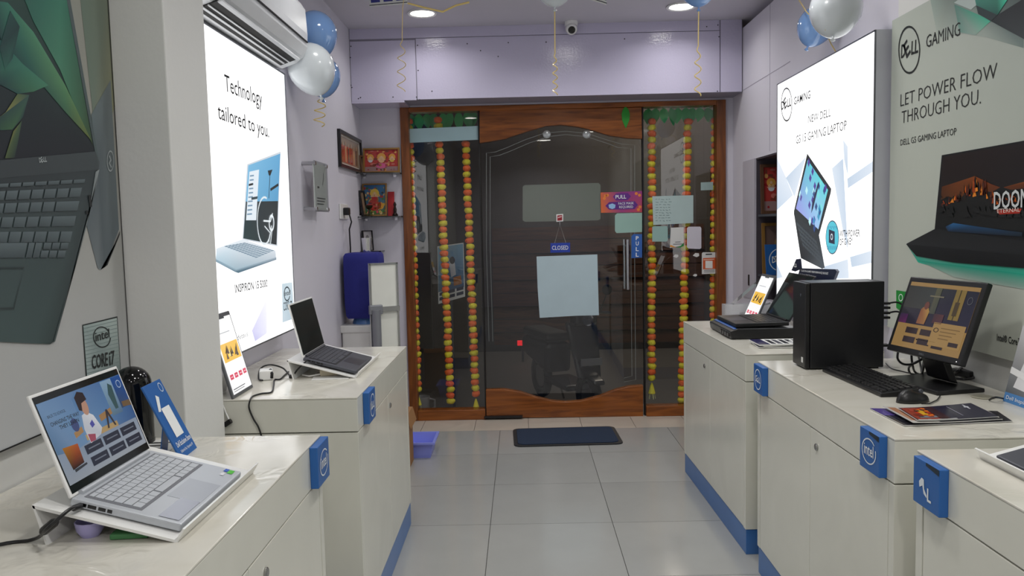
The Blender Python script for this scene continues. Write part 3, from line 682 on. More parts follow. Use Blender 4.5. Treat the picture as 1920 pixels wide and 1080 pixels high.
pr.px([(467, 322), (485, 318), (479.5, 413), (460.5, 413)], (226, 236, 244), 3)
for i in range(10):
    y = 330 + i * 8; pr.line([(467.5 - i * .6, y), (475 - i * .4, y - 1)], .006, (120, 150, 175), 4)
pr.px([(465, 345), (473, 343), (473, 347), (465, 349)], (24, 30, 34), 5); pr.px([(470, 370), (482, 368), (481, 373), (470, 375)], (40, 60, 70), 5)
wh = (228, 236, 240); dk = (18, 26, 32)
pr.px([(501, 320), (510, 318), (506, 329), (503, 329)], dk, 4); pr.line([(505, 328), (503, 372)], .007, dk, 4); pr.line([(506, 356), (521, 346)], .012, dk, 4)
pr.ell(495, 414, 14, 46, wh, 4, w=.08, a0=.2, a1=2 * PI * .8); pr.line([(493, 414), (506, 415), (510, 400)], .008, wh, 5); pr.ell(508, 418, 5, 16, wh, 5, w=.3); pr.line([(495, 424), (505, 436), (503, 455)], .006, wh, 5); pr.line([(509, 430), (506, 457)], .008, wh, 5)
pr.px([(405, 466), (455.6, 448), (516, 470), (517.5, 485), (445, 511), (440, 509), (404, 489)], [(222, 232, 240), (232, 238, 244), (214, 222, 230), (190, 202, 212), (120, 150, 168), (150, 176, 190), (180, 206, 220)], 2)
pr.px([(404, 486), (442, 505), (517.5, 482), (517.5, 487), (446, 512), (440, 510), (404, 491)], [(140, 168, 184), (150, 176, 190), (170, 184, 196), (110, 130, 146), (70, 104, 122), (80, 112, 130), (120, 150, 168)], 3)
for i in range(6):
    t0 = i / 6; a = (419 + 40 * t0, 462 - 7 * t0); b_ = (480 + 35 * t0, 484 - 15 * t0); 
    for j in range(12):
        s0 = j / 12; s1 = s0 + .065; A = (a[0] + (b_[0] - a[0]) * s0, a[1] + (b_[1] - a[1]) * s0); B = (a[0] + (b_[0] - a[0]) * s1, a[1] + (b_[1] - a[1]) * s1)
        dx, dy = 5.2, -1.5; pr.px([A, B, (B[0] + dx, B[1] + dy), (A[0] + dx, A[1] + dy)], (118, 142, 160), 4)
pr.px([(528.3, 532), (547.3, 529), (551.5, 597), (529, 605)], [(196, 214, 224), (206, 222, 230), (176, 196, 208), (200, 216, 226)], 2)
pr.ell(537.5, 551, 6, 14, (40, 56, 66), 3, w=.2, a0=.3, a1=2 * PI - .3)
pr.px([(472, 620), (500, 560), (500, 625), (478, 640)], [(214, 212, 246), (250, 250, 255), (236, 236, 252), (200, 198, 238)], 1)
pr.build('backlit_image', P_lit, lb)
text(pl, 'intel', (532.5, 555), (543.5, 552), (532.5, 546), m_ink, lb, 5, .01); text(pl, 'CORE', (530.5, 583), (541, 580), (530.5, 567), m_ink, lb, 5, .01); text(pl, 'i7', (542.5, 580), (546.5, 579), (542.5, 565), m_ink, lb, 5, .01)

# ---- right light box
rb, pl, pr = lightbox('backlit white gaming laptop poster on the right wall behind the tower', XR, 1.50, 3.395, 4.668, 1.0, 2.25)
pr.ell(1475, 196, 10.5, 32, (30, 32, 34), 1, w=.09); 
dell(pl, (1466, 206), (1484, 198), (1466, 191), m_ink, rb, 3, .02); text(pl, 'GAMING', (1489, 197), (1520, 184), (1489, 183), m_ink, rb, 3, .006)
text(pl, 'NEW DELL', (1516, 231), (1558, 218), (1516, 217), m_ink, rb, 3, -.004); text(pl, 'G5 15 GAMING LAPTOP', (1493, 270), (1588, 243), (1493, 255), m_ink, rb, 3, -.004)
sh = (196, 212, 230); s2 = (222, 232, 244)
for p, c in (([(1474, 333), (1512, 293), (1490, 370)], [sh, s2, s2]), ([(1457, 295), (1474, 333), (1487, 366), (1457, 394)], [(232, 240, 250), sh, s2, sh]), ([(1560, 316), (1581, 297), (1590, 470), (1580, 430)], [s2, sh, (206, 220, 236), s2]),
             ([(1589, 335), (1637, 302), (1637, 322), (1590, 353)], [sh, s2, s2, sh]), ([(1594, 482), (1634, 470), (1634, 493), (1597, 501)], [sh, s2, s2, sh]), ([(1457, 495), (1468, 520), (1457, 522)], [sh, s2, sh]), ([(1581, 262), (1590, 275), (1590, 330), (1583, 300)], [s2, s2, sh, s2]),
             ([(1545, 500), (1590, 486), (1592, 522), (1545, 522)], [sh, s2, s2, sh])): pr.px(p, c, 1)
pr.px([(1514, 288), (1559, 354), (1558, 362), (1536, 441), (1489, 402), (1489, 396)], (22, 28, 34), 2)
pr.px([(1515, 300), (1553, 356), (1535, 430), (1493, 391)], [(90, 200, 214), (96, 214, 222), (160, 196, 240), (150, 150, 226)], 3)
rnd = random.Random(3)
for i in range(26):
    a, b_ = rnd.random(), rnd.random(); x = 1515 + 38 * a - 20 * b_; y = 300 + 56 * a + 80 * b_
    pr.px([(x, y - 8), (x + 2.5, y), (x, y + 9), (x - 2.5, y + 1)], rnd.choice([(60, 150, 190), (40, 70, 130), (190, 240, 245), (80, 60, 150), (120, 220, 220)]), 4)
pr.px([(1535, 342), (1537, 344), (1526, 390), (1522, 400), (1524, 380)], (24, 34, 70), 5)
pr.px([(1489, 400), (1536, 441), (1547, 502), (1542, 504), (1502, 484)], [(30, 34, 40), (36, 42, 48), (70, 78, 84), (60, 68, 74), (20, 24, 30)], 2)
for i in range(5):
    for j in range(9):
        A = (1494 + i * 2.6 + j * 4.2, 416 + i * 9.5 + j * 4.1); pr.px([A, (A[0] + 3.4, A[1] + 3.2), (A[0] + 5.2, A[1] + 10), (A[0] + 1.8, A[1] + 6.8)], (64, 72, 78), 3)
pr.ell(1561, 445, 12.5, 32, (60, 70, 90), 2); pr.ell(1561, 445, 11.5, 30, (84, 196, 216), 3); pr.px([(1555, 430), (1566, 434), (1566, 458), (1555, 455)], (24, 30, 60), 4); pr.ell(1560.5, 444, 2.2, 6, (220, 235, 240), 5, w=.35)
for k in range(8): pr.line([(1552 + k * 2.4, 424), (1552.5 + k * 2.4, 430 if k % 2 else 427)], .004, (24, 90, 140), 4); pr.line([(1552 + k * 2.4, 468), (1552.5 + k * 2.4, 461)], .004, (24, 90, 140), 4)
pr.build('backlit_image', P_lit, rb)
text(pl, 'WITH POWER', (1575, 444), (1613, 443), (1575, 432), m_ink, rb, 4, .008); text(pl, 'OF G KEY', (1575, 460), (1600, 458), (1575, 448), m_ink, rb, 4, .008)

# ---- right wall poster
PXR = XR - .02
rp = thing('wall_poster', 'large wall poster of a black gaming laptop with burning landscape on its screen', 'poster', (PXR, 2.4, .997))
q = MB(); q.bb((XR - .001, .9, .997), (PXR, 3.37, 2.278)); q.build('panel', mat('poster_edge2', (70, 72, 70), .5), rp)
pl = PL((PXR - .0004, 3.37, .997), (0, -1, 0), (0, 0, 1)); pr = PR(pl)
pr.uv([(0, 0), (2.47, 0), (2.47, 1.281), (0, 1.281)], [(192, 196, 184), (196, 200, 190), (150, 160, 156), (182, 188, 178)], 1)
bg = (176, 184, 174)
pr.px([(1745, 0), (1790, -60), (1920, -60), (1920, 90), (1850, 70), (1800, 62), (1760, 75)], [(150, 166, 158), (60, 84, 80), (46, 56, 58), (120, 134, 130), (160, 170, 162), (156, 168, 160), bg], 2)
pr.px([(1790, 8), (1860, 38), (1830, 66), (1800, 60)], [(90, 130, 120), (60, 180, 146), (150, 170, 160), (110, 150, 138)], 3)
pr.px([(1790, 5), (1826, -20), (1836, 6), (1822, 18)], (176, 188, 184), 4); pr.px([(1828, -10), (1870, -60), (1890, 0), (1872, 28), (1832, 10)], [(60, 150, 128), (90, 180, 150), (70, 200, 164), (30, 84, 76), (60, 120, 108)], 5)
pr.px([(1872, 28), (1925, -5), (1925, 75), (1860, 40)], [(40, 44, 48), (34, 36, 40), (60, 66, 68), (30, 40, 42)], 5); pr.px([(1832, 10), (1872, 28), (1860, 40), (1836, 26)], (44, 56, 58), 6)
pr.px([(1752, 432), (1701, 459), (1722, 492), (1780, 508), (2000, 540), (2000, 440)], [(120, 150, 142), (110, 140, 132), (24, 176, 146), (60, 176, 150), (30, 170, 140), (60, 90, 84)], 2)
pr.px([(1722, 488), (2000, 524), (2000, 556), (1790, 520)], [(20, 150, 126), (20, 156, 130), (150, 172, 162), (168, 182, 172)], 3)
pr.build('background_print', P_, rp)
pr = PR(pl)
pr.px([(1767, 291), (2010, 248), (2010, 470), (1753, 436)], (22, 24, 26), 4)
pr.px([(1770, 294), (2010, 253), (2010, 452), (1756, 424)], [(34, 24, 22), (26, 22, 24), (16, 20, 24), (24, 26, 28)], 5)
pr.px([(1768, 350), (1800, 340), (1830, 330), (1860, 345), (1880, 352), (1925, 340), (2010, 330), (2010, 372), (1900, 366), (1840, 376), (1800, 372), (1764, 388)], [(84, 44, 20), (110, 56, 20), (130, 66, 22), (110, 50, 20), (96, 48, 20), (130, 70, 20), (100, 54, 20), (40, 26, 20), (60, 30, 18), (70, 34, 20), (90, 50, 22), (60, 40, 20)], 6)
pr.px([(1764, 376), (1780, 368), (1800, 376), (1812, 362), (1826, 356), (1836, 340), (1845, 358), (1862, 360), (1880, 350), (1898, 356), (1930, 352), (2010, 340), (2010, 440), (1758, 420)], (22, 24, 24), 7)
rf = random.Random(8)
for i in range(90):
    x = 1766 + rf.random() * 170; d_ = abs(x - 1833); y = 384 - 26 * math.exp(-(d_ / 26) ** 2) - rf.random() * 16; h_ = rf.uniform(3, 12) * (1.6 if d_ < 24 else .8)
    pr.px([(x - rf.uniform(1, 4), y + h_ * .6), (x + rf.uniform(-3, 3), y - h_), (x + rf.uniform(1, 4), y + h_ * .5)], rf.choice([(150, 60, 18), (196, 92, 24), (90, 36, 18), (222, 130, 40), (60, 30, 20), (24, 22, 22), (40, 26, 20)]), 8 + i % 3)
for i in range(40):
    x = 1762 + rf.random() * 170; y = 388 + rf.random() * 12; pr.px([(x - 6, y + 8), (x + rf.uniform(-3, 3), y - rf.uniform(3, 9)), (x + 6, y + 8)], (22, 24, 24), 11 + i * .02)
pr.px([(1775, 425), (1790, 418), (1830, 424), (1920, 436), (1920, 444), (1780, 434)], [(26, 50, 78), (44, 100, 150), (30, 66, 100), (24, 44, 60), (20, 28, 36), (24, 40, 60)], 8)
pr.px([(1764, 430), (1753, 430), (1701, 457), (1704, 462), (2010, 490), (2010, 464)], [(34, 36, 38), (30, 32, 34), (44, 46, 48), (40, 42, 44), (26, 28, 30), (28, 30, 32)], 6)
pr.px([(1701, 458), (2010, 486), (2010, 510), (1790, 492), (1720, 480)], [(26, 28, 30), (20, 22, 24), (14, 16, 18), (16, 18, 20), (20, 22, 24)], 7)
pr.px([(1872, 394), (1920, 391), (1916, 400), (1878, 402)], (170, 44, 30), 12)
pr.build('printed_laptop', P_, rp)
pr = PR(pl); pr.ell(1705.5, 93.5, 20.5, 45.5, (30, 34, 32), 3, w=.09); pr.build('ring_emblem', P_, rp)
dell(pl, (1690, 109), (1722, 98), (1690, 85), m_ink, rp, 3, .02); text(pl, 'GAMING', (1737, 90), (1801, 66), (1737, 67), m_ink, rp, 3, 0)
text(pl, 'LET POWER FLOW', (1689, 200), (1870, 146), (1689, 177), m_ink, rp, 3, -.01); text(pl, 'THROUGH YOU.', (1691, 232), (1840, 194), (1691, 209), m_ink, rp, 3, -.01)
text(pl, 'DELL G5 GAMING LAPTOP', (1689, 273), (1794, 252), (1689, 262), m_ink, rp, 3, 0); text(pl, 'Intel\u00ae Core\u2122', (1870, 638), (1916, 649), (1870, 626), m_ink, rp, 3, .02)
text(pl, 'DOOM', (1868, 392), (1934, 387), (1868, 361), mat('game_title_silver', (200, 204, 204), .4), rp, 14, .015); text(pl, 'ETERNAL', (1875, 399.5), (1918, 396.5), (1875, 392), mat('game_title_white', (226, 206, 196), .5), rp, 15, .0)

# ================================================================== left side things
# ---- split air conditioner
ac = thing('air_conditioner', 'white split air conditioner above the left backlit poster', 'air conditioner', (XL, 3.1, 2.22))
AY0, AY1 = 2.64, 3.69
prof = [(XL + .002, 2.25), (-1.12, 2.213), (-1.085, 2.21), (-1.02, 2.232), (-.985, 2.258), (-.965, 2.30), (-.962, 2.36), (-.968, 2.47), (-.99, 2.505), (XL + .002, 2.515)]
def acp(prof, y0, y1, name, m, bev=0): q = MB(); q.prism([(x, y0, z) for x, z in prof], (0, y1 - y0, 0)); return q.build(name, m, ac, bevel=bev)
m_ac = mat('ac_white', (222, 224, 228), .25)
acp(prof, AY0, AY1, 'body', m_ac, .006)
def along(t): # point on the slanted outlet face and its outward normal
    a = Vector((-1.118, 0, 2.212)); b_ = Vector((-.987, 0, 2.256)); n = Vector((b_.z - a.z, 0, -(b_.x - a.x))).normalized(); return a.lerp(b_, t), n
def strip(t0, t1, out, th, y0, y1, name, m):
    a, n = along(t0); b_, _ = along(t1); q = MB()
    q.prism([(p.x, y0, p.z) for p in (a + n * out, b_ + n * out, b_ + n * (out + th), a + n * (out + th))], (0, y1 - y0, 0)); return q.build(name, m, ac)
strip(.30, .90, .012, .004, AY0 + .05, AY1 - .07, 'air_outlet', m_dark)
strip(.43, .49, .014, .006, AY0 + .05, AY1 - .09, 'louver', m_ac); strip(.60, .64, .014, .006, AY0 + .05, AY1 - .08, 'louver', m_ac); strip(.86, .97, .013, .008, AY0 + .05, AY1 - .07, 'louver', m_ac)
q = MB(); q.prism([(-.9625, AY0, 2.318), (-.959, AY0, 2.318), (-.958, AY0, 2.324), (-.9615, AY0, 2.324)], (0, AY1 - AY0 - .02, 0)); q.build('front_panel_gap', m_dark, ac)
q = MB(); q.tube([(XL + .03, AY1 - .15, 2.24), (XL + .03, AY1 - .02, 2.226), (XL + .02, AY1 + .06, 2.23)], .012, 8); q.build('drain_pipe', m_black, ac, smooth=True)
pr = PR(PL((-.962, 0, 0), (0, 1, 0), (0, 0, 1)))
# ---- balloons
m_bb = mat('balloon_blue', (122, 160, 214), .12, coat=.6, var=.02); m_bw = mat('balloon_white', (206, 212, 216), .2, coat=.4, var=.02)
def balloon(label, c, r, m, down=(0, 0, -1), group=None, ribbon=None, tie=None):
    t = thing('balloon', label, 'balloon', tuple(c), group=group); d = -Vector(down).normalized(); R = Vector((0, 0, 1)).rotation_difference(d).to_matrix()
    prof = []
    for i in range(15):
        a = -PI / 2 + PI * i / 14; rr = r * math.cos(a); z = r * 1.08 * math.sin(a)
        if z < 0: z *= 1.12; rr *= (1 - .12 * (z / r) ** 2)
        prof.append((max(rr, .0015), z))
    q = MB(); q.lathe(prof, (0, 0, 0), 28, R); q.build('skin', m, t, local=True, smooth=2)
    zb = prof[0][1]; q = MB(); q.lathe([(.004, zb - .022), (.011, zb - .018), (.004, zb - .008), (.006, zb + .004)], (0, 0, 0), 12, R); q.build('knot', m, t, local=True, smooth=True)
    if tie: q = MB(); q.tube([Vector((tie, c.y, c.z)), c], .0015, 5); q.build('tie_thread', m_acryl, t)
    if ribbon:
        q = MB(); q.tube(ribbon, .003, 5); q.build('ribbon', m_gold, t, smooth=True)
    return t
G1 = 'balloons on the left wall'
balloon('pale blue balloon behind the air conditioner end, topmost of the left cluster', onY(592, 64, 4.02), .106, m_bb, (.1, 0, -1), G1, None, XL)
cw = onY(584, 128, 3.80); balloon('white balloon in the left cluster beside the air conditioner', cw, .110, m_bw, (.3, 0, -1), G1, None, XL)
cb = onY(604, 142, 4.16); balloon('pale blue balloon half hidden behind the white balloon on the left', cb, .094, m_bb, (0, .1, -1), G1, curl(onY(602, 174, 4.16), onY(598, 236, 4.16), 3.2, .028, 70, .1), XL)
G2 = 'balloons on the right wall'
balloon('pale blue balloon on the right wall behind the white one', onX(1530, 48, 1.46), .088, m_bb, (-.4, 0, -1), G2, [onX(1553, 70, 1.50), onX(1558, 82, 1.54), onX(1567, 97, 1.56)])
balloon('large white balloon on the right wall above the backlit gaming poster', onX(1567, 17, 1.36), .108, m_bw, (-.2, -.3, -1), G2, [onX(1498, 0, 1.40), onX(1512, 22, 1.36), onX(1530, 40, 1.32), onX(1548, 56, 1.30)])
G3 = 'balloons under the ceiling'
tip = onY(1040, 14, 4.1); balloon('white balloon under the ceiling with a long curled ribbon, above the door', tip + Vector((0, 0, .14)), .115, m_bw, (0, 0, -1), G3, curl(tip, onY(1041, 178, 4.1), 5, .012, 90, .5))
tip = onY(1310, 14, 4.1); balloon('pale blue balloon under the ceiling on the right with a long curled ribbon', tip + Vector((0, 0, .135)), .11, m_bb, (0, 0, -1), G3, curl(tip, onY(1308, 180, 4.1), 4, .016, 90, .4))
q = MB(); q.tube([onY(757, 0, 4.3)] + curl(onY(755, 14, 4.3), onY(752, 172, 4.3), 4, .022, 90, .35), .0022, 5); q.build
tag(q.build('curled_ribbon', m_gold, smooth=True), 'loose gold curled ribbon hanging below the white ceiling card', 'ribbon')
q = MB(); q.tube([onY(735, -4, 4.3), onY(757, 4, 4.32), onY(795, 14, 4.35), onY(830, 22, 4.38), onY(855, 10, 4.4), onY(880, 4, 4.4)], .006, 4); tag(q.build('ribbon_streamer', m_gold, smooth=True), 'gold ribbon streamer stretched under the ceiling by the left downlight', 'ribbon')
# ---- hanging cards under the ceiling
def card(label, pts, Y, cells):
    P = [onY(x, y, Y) for x, y in pts]; t = thing('hanging_card', label, 'card', tuple(P[0]), group='printed cards hanging from the ceiling')
    q = MB(); q.prism(P, (0, .004, 0)); q.build('card_board', m_paper, t)
    pl = PL(P[0] + Vector((0, -.0003, 0)), P[1] - P[0], (0, 0, 1)); pr = PR(pl); L = (P[1] - P[0]).length
    for i in range(cells): pr.uv([((i + .14) * L / cells, .020), ((i + .86) * L / cells, .020), ((i + .86) * L / cells, .10), ((i + .14) * L / cells, .10)], (52, 56, 130), 1)
    pr.uv([(0, .006), (L, .006), (L, .010), (0, .010)], (36, 36, 50), 1); pr.build('card_print', P_, t)
    q = MB(); m_ = (P[2] + P[3]) / 2; q.tube([m_, (m_.x, m_.y, ZC)], .0015, 5); q.build('thread', m_paper, t)
card('white printed card hanging from the ceiling by the left downlight', [(693, 13), (764, 7), (762, -45), (690, -40)], 4.3, 3)
card('white printed card hanging from the ceiling right of the white balloon', [(1096, -4), (1137, 9), (1140, -60), (1098, -70)], 4.2, 2)
# ---- dome camera
cc = onY(1071, 44, YFA - .06)
t = thing('dome_camera', 'small white dome security camera under the ceiling above the door', 'camera', (cc.x, cc.y, ZC))
q = MB(); q.lathe([(.045, 0), (.048, -.012), (.044, -.03)], (0, 0, 0), 24); q.build('mount', m_acryl, t, local=True, smooth=True)
q = MB(); Rc = Matrix.Rotation(math.radians(-62), 3, 'X'); q.lathe([(.02, -.05), (.036, -.04), (.042, -.02), (.042, .0), (.03, .02)], (0, -.004, -.046), 24, Rc); q.build('housing_ball', m_acryl, t, local=True, smooth=True)
q = MB(); q.lathe([(.0, -.054), (.024, -.052), (.026, -.045)], (0, -.004, -.046), 20, Rc, cap=False); q.build('lens', m_gblack, t, local=True, smooth=True)
# ---- acrylic notice with four stand-offs
NXa = -1.115
P = [onX(588, 300, NXa), onX(613, 303, NXa), onX(616, 398, NXa), onX(590, 397, NXa)]
y0, y1, z0, z1 = P[0].y, P[1].y, P[2].z, P[0].z
t = thing('acrylic_notice', 'clear acrylic notice board on steel stand-offs on the left wall', 'notice', (XL, (y0 + y1) / 2, z0))
q = MB(); q.bb((NXa - .004, y0, z0), (NXa, y1, z1)); q.build('clear_sheet', m_clear, t)
q = MB(); q.bb((NXa - .010, y0 + .01, z0 + .01), (NXa - .006, y1 - .01, z1 - .01)); q.build('notice_sheet', m_paper, t)
pl = PL((NXa - .0055, y0, z0), (0, 1, 0), (0, 0, 1)); pr = PR(pl); Ln = y1 - y0
for i in range(3): pr.uv([(.06, .04 + i * .016), (Ln - .09 + .02 * i, .04 + i * .016), (Ln - .09 + .02 * i, .046 + i * .016), (.06, .046 + i * .016)], (90, 92, 96), 1)
pr.line([(Ln * .75, .22), (Ln * .75, .19), (Ln * .65, .15)], .008, (110, 112, 116), 1, uv=True); pr.uv([(.08, .13), (.12, .13), (.12, .14), (.08, .14)], (80, 80, 84), 1); pr.build('notice_print', P_, t)
for y in (y0 + .02, y1 - .02):
    for z in (z0 + .015, z1 - .015): q = MB(); q.tube([(XL + .001, y, z), (NXa + .006, y, z)], .011, 12); q.build('standoff', m_metal, t, smooth=True)
# ---- socket with plug and lead
t = thing('wall_socket', 'white wall socket beside the corner shelves on the left wall', 'socket', (XL, 5.25, 1.58))
q = MB(); q.bb((XL + .001, 5.14, 1.535), (XL + .012, 5.37, 1.635)); q.build('plate', m_acryl, t, bevel=.003); q = MB(); q.bb((XL + .012, 5.30, 1.56), (XL + .015, 5.33, 1.60)); q.build('rocker', m_acryl, t)
pa = Vector((XL + .045, 5.23, 1.575))
t = thing('power_lead', 'black plug and lead dropping from the wall socket behind the blue cover', 'cable', tuple(pa))
q = MB(); q.box((XL + .032, 5.23, 1.585), (.038, .05, .05)); q.build('plug', m_black, t, bevel=.006)
q = MB(); q.tube([pa, pa + Vector((.015, 0, -.06)), onY(655, 430, 5.3), onY(657, 465, 5.38), onY(657, 500, 5.385)], .005, 8); q.build('lead', m_black, t, smooth=True)
# ---- framed pictures and corner shelves
m_fblack = mat('black_frame', (24, 22, 24), .3); m_fgold = mat('gold_frame', (150, 112, 56), .4, metal=.3); m_fbrown = mat('brown_frame', (90, 60, 40), .5)
def picture(label, o, u, v, w, h, frame, paint, fw=.014, th=.014, cat='picture'):
    pl = PL(o, u, v); t = thing('framed_picture', label, cat, tuple(o))
    q = MB()
    for a, b_, c, d in ((0, 0, w, fw), (0, h - fw, w, h), (0, fw, fw, h - fw), (w - fw, fw, w, h - fw)): q.prism([pl.P(a, b_), pl.P(c, b_), pl.P(c, d), pl.P(a, d)], pl.n * th)
    q.build('frame', frame, t)
    q = MB(); q.prism([pl.P(fw, fw), pl.P(w - fw, fw), pl.P(w - fw, h - fw), pl.P(fw, h - fw)], pl.n * .004); q.build('backing', m_fbrown, t)
    fp = PL(pl.P(fw, fw) + pl.n * .0045, u, v); pr = PR(fp); paint(pr, w - 2 * fw, h - 2 * fw); pr.build('painted_print', P_gloss, t); return t
def rectc(pr, w, h, a, b_, c, d, col, l): pr.uv([(a * w, b_ * h), (c * w, b_ * h), (c * w, d * h), (a * w, d * h)], col, l)
def fig(pr, w, h, x, y, s, robe, skin, halo, l):
    pr.ell(x * w, (y + .1) * h, s * .5 * w, s * .5 * w, halo, l, uv=True); pr.ell(x * w, (y - .04) * h, s * .34 * w, s * .3 * w, robe, l + 1, uv=True); pr.ell(x * w, (y + .1) * h, s * .14 * w, s * .16 * w, skin, l + 2, uv=True)
    for k in (-1, 1):
        for j in range(3): pr.line([(x * w, y * h), (x * w + k * s * w * (.25 + .1 * j), y * h + s * w * (.3 - .18 * j))], .006, skin, l + 2, uv=True)
def paint_group(pr, w, h):
    rectc(pr, w, h, 0, 0, 1, 1, (222, 216, 206), 1); rectc(pr, w, h, .06, .06, .94, .94, (150, 130, 110), 2)
    rectc(pr, w, h, .1, .1, .62, .66, (176, 70, 50), 3)
    for i in range(6): rectc(pr, w, h, .12 + i * .13, .12, .19 + i * .13, .6 + .05 * (i % 2), [(150, 60, 44), (200, 150, 110), (96, 70, 60)][i % 3], 4); pr.ell((.155 + i * .13) * w, (.68 + .05 * (i % 2)) * h, .014, .016, (190, 150, 124), 5, uv=True)
picture('black framed group picture on the left wall above the shelves', (XL + .001, 5.17, 1.875), (0, 1, 0), (0, 0, 1), .70, .245, m_fblack, paint_group, .022, .02)
def shelf(label, z):
    t = thing('corner_shelf', label, 'shelf', (-1.05, YB - .1, z))
    q = MB(); q.prism([(XL + .002, YB - .002, z), (FX0 - .004, YB - .002, z), (FX0 - .004, YB - .10, z), (-1.02, YB - .17, z), (XL + .002, YB - .20, z)], (0, 0, .008)); q.build('glass_plate', mat('smoked_glass', (30, 34, 36), .08), t)
    for x in (XL + .03, FX0 - .05): q = MB(); q.box((x, YB - .02, z - .012), (.02, .04, .02)); q.build('bracket', m_chrome, t)
    q = MB(); q.box((XL + .012, YB - .17, z + .004), (.024, .03, .02)); q.build('bracket', m_chrome, t)
s1 = onY(700, 325, YB - .06).z - .008; s2_ = onY(700, 406, YB - .06).z - .008; s3 = onY(700, 470, YB - .06).z - .008
shelf('upper dark glass corner shelf below the red framed print', s1); shelf('lower dark glass corner shelf below the gold framed print', s2_)
def blobs(pr, w, h, seed, cols, n_, l, sz=.07):
    rg = random.Random(seed)
    for i in range(n_): pr.ell(rg.random() * .92 * w + .04 * w, rg.random() * .9 * h + .05 * h, sz * w * rg.uniform(.3, 1), sz * h * rg.uniform(.3, 1), rg.choice(cols), l + i % 2, n=7, uv=True)
def paint_red(pr, w, h):
    rectc(pr, w, h, 0, 0, 1, 1, (170, 60, 56), 1); rectc(pr, w, h, 0, 0, 1, .22, (150, 120, 120), 2); blobs(pr, w, h, 1, [(206, 150, 90), (150, 40, 44), (190, 110, 100), (120, 60, 50)], 60, 2); pr.ell(.5 * w, .26 * h, .17 * w, .12 * h, (206, 96, 140), 3, uv=True)
    for x, c in ((.17, (200, 200, 205)), (.5, (216, 170, 130)), (.82, (206, 170, 80))): fig(pr, w, h, x, .55, .26 if x == .5 else .2, c, (216, 176, 140), (206, 150, 70), 4)
x0 = onY(681, 300, YB - .05).x; x1 = FX0 - .008; z1 = onY(700, 278, YB - .05).z
picture('gold framed red devotional print standing on the upper shelf', (x0, YB - .055, s1 + .009), (1, 0, 0), (0, .12, 1), x1 - x0, z1 - s1 - .008, m_fgold, paint_red, .012)
x0 = onY(661, 300, YB - .1).x
picture('small brown framed print leaning in the corner of the upper shelf', (XL + .012, YB - .10, s1 + .009), (.35, 1, 0), (-.1, 0, 1), .09, .13, m_fbrown, lambda pr, w, h: rectc(pr, w, h, 0, 0, 1, 1, (120, 96, 76), 1), .01)
def paint_blue(pr, w, h):
    pr.uv([(0, 0), (w, 0), (w, h), (0, h)], [(60, 90, 50), (90, 100, 50), (56, 110, 160), (50, 100, 150)], 1); blobs(pr, w, h, 2, [(70, 110, 60), (180, 150, 70), (160, 60, 50), (60, 100, 130), (200, 170, 120)], 70, 2); pr.ell(.5 * w, .34 * h, .3 * w, .2 * h, (170, 60, 50), 3, uv=True); pr.ell(.78 * w, .3 * h, .14 * w, .12 * h, (196, 140, 50), 3, uv=True)
    fig(pr, w, h, .5, .62, .42, (176, 50, 50), (216, 180, 140), (214, 180, 80), 4)
    for i in range(7): pr.ell((.1 + .13 * i) * w, .1 * h, .05 * w, .05 * h, [(70, 130, 60), (190, 70, 80), (210, 180, 70)][i % 3], 3, uv=True)
x0 = onY(679, 380, YB - .07).x; x1 = onY(725, 380, YB - .07).x; z1 = onY(700, 344, YB - .05).z
picture('gold framed blue and red devotional print standing on the lower shelf', (x0, YB - .07, s2_ + .009), (1, 0, 0), (0, .16, 1), x1 - x0, z1 - s2_ - .008, m_fgold, paint_blue, .010)
picture('narrow black framed brown print leaning at the corner of the lower shelf', (XL + .02, YB - .14, s2_ + .009), (.2, 1, 0), (-.12, .05, 1), .09, .19, m_fblack, lambda pr, w, h: rectc(pr, w, h, 0, 0, 1, 1, (150, 124, 100), 1), .012)
x0 = onY(727, 380, YB - .03).x
q = MB(); q.prism([(x0, YB - .035, s2_ + .009), (x0 + .048, YB - .035, s2_ + .009), (x0 + .048, YB - .012, s2_ + .19), (x0, YB - .012, s2_ + .19)], (0, .004, 0)); tag(q.build('red_card', mat('red_card', (176, 34, 40), .4)), 'red card standing on the lower shelf next to the gold framed print', 'card')
q = MB(); q.lathe([(.02, 0), (.022, .01), (.01, .025), (.012, .05), (.007, .07), (.012, .085), (.004, .105)], onY(741, 403, YB - .05) * 1.0, 14)
o = q.build('small_idol', mat('dark_bronze', (44, 34, 30), .4, metal=.5), smooth=True); dz = s2_ + .008 - min(v.co.z for v in o.data.vertices); o.location.z = dz; tag(o, 'small dark bronze idol at the right end of the lower shelf', 'figurine')
c = Vector((onY(691, 400, YB - .15).x, YB - .125, s2_ + .008))
q = MB(); q.lathe([(.024, 0), (.024, .006), (.006, .012), (.006, .05), (.022, .062), (.028, .078), (.024, .082)], c, 16); tag(q.build('oil_lamp', mat('dark_brass', (60, 56, 36), .35, metal=.7), smooth=True), 'dark brass oil lamp in front of the gold framed print', 'lamp')
# third small shelf: glass portrait, tumbler, incense tray
t = thing('corner_ledge', 'small dark ledge below the two corner shelves', 'shelf', (-1.1, YB - .1, s3))
q = MB(); q.bb((XL + .002, YB - .16, s3), (-1.03, YB - .002, s3 + .008)); q.build('plate', m_gblack, t); q = MB(); q.box((XL + .015, YB - .03, s3 - .012), (.02, .04, .02)); q.build('bracket', m_chrome, t)
picture('black framed pale portrait leaning on the small ledge in the corner', (XL + .018, YB - .14, s3 + .009), (.55, 1, 0), (-.05, .02, 1), .11, .15, m_fblack, lambda pr, w, h: (rectc(pr, w, h, 0, 0, 1, 1, (176, 172, 176), 1), pr.ell(.5 * w, .6 * h, .2 * w, .2 * h, (120, 116, 118), 2, uv=True)), .006)
c = onY(690, 468, 5.42); 
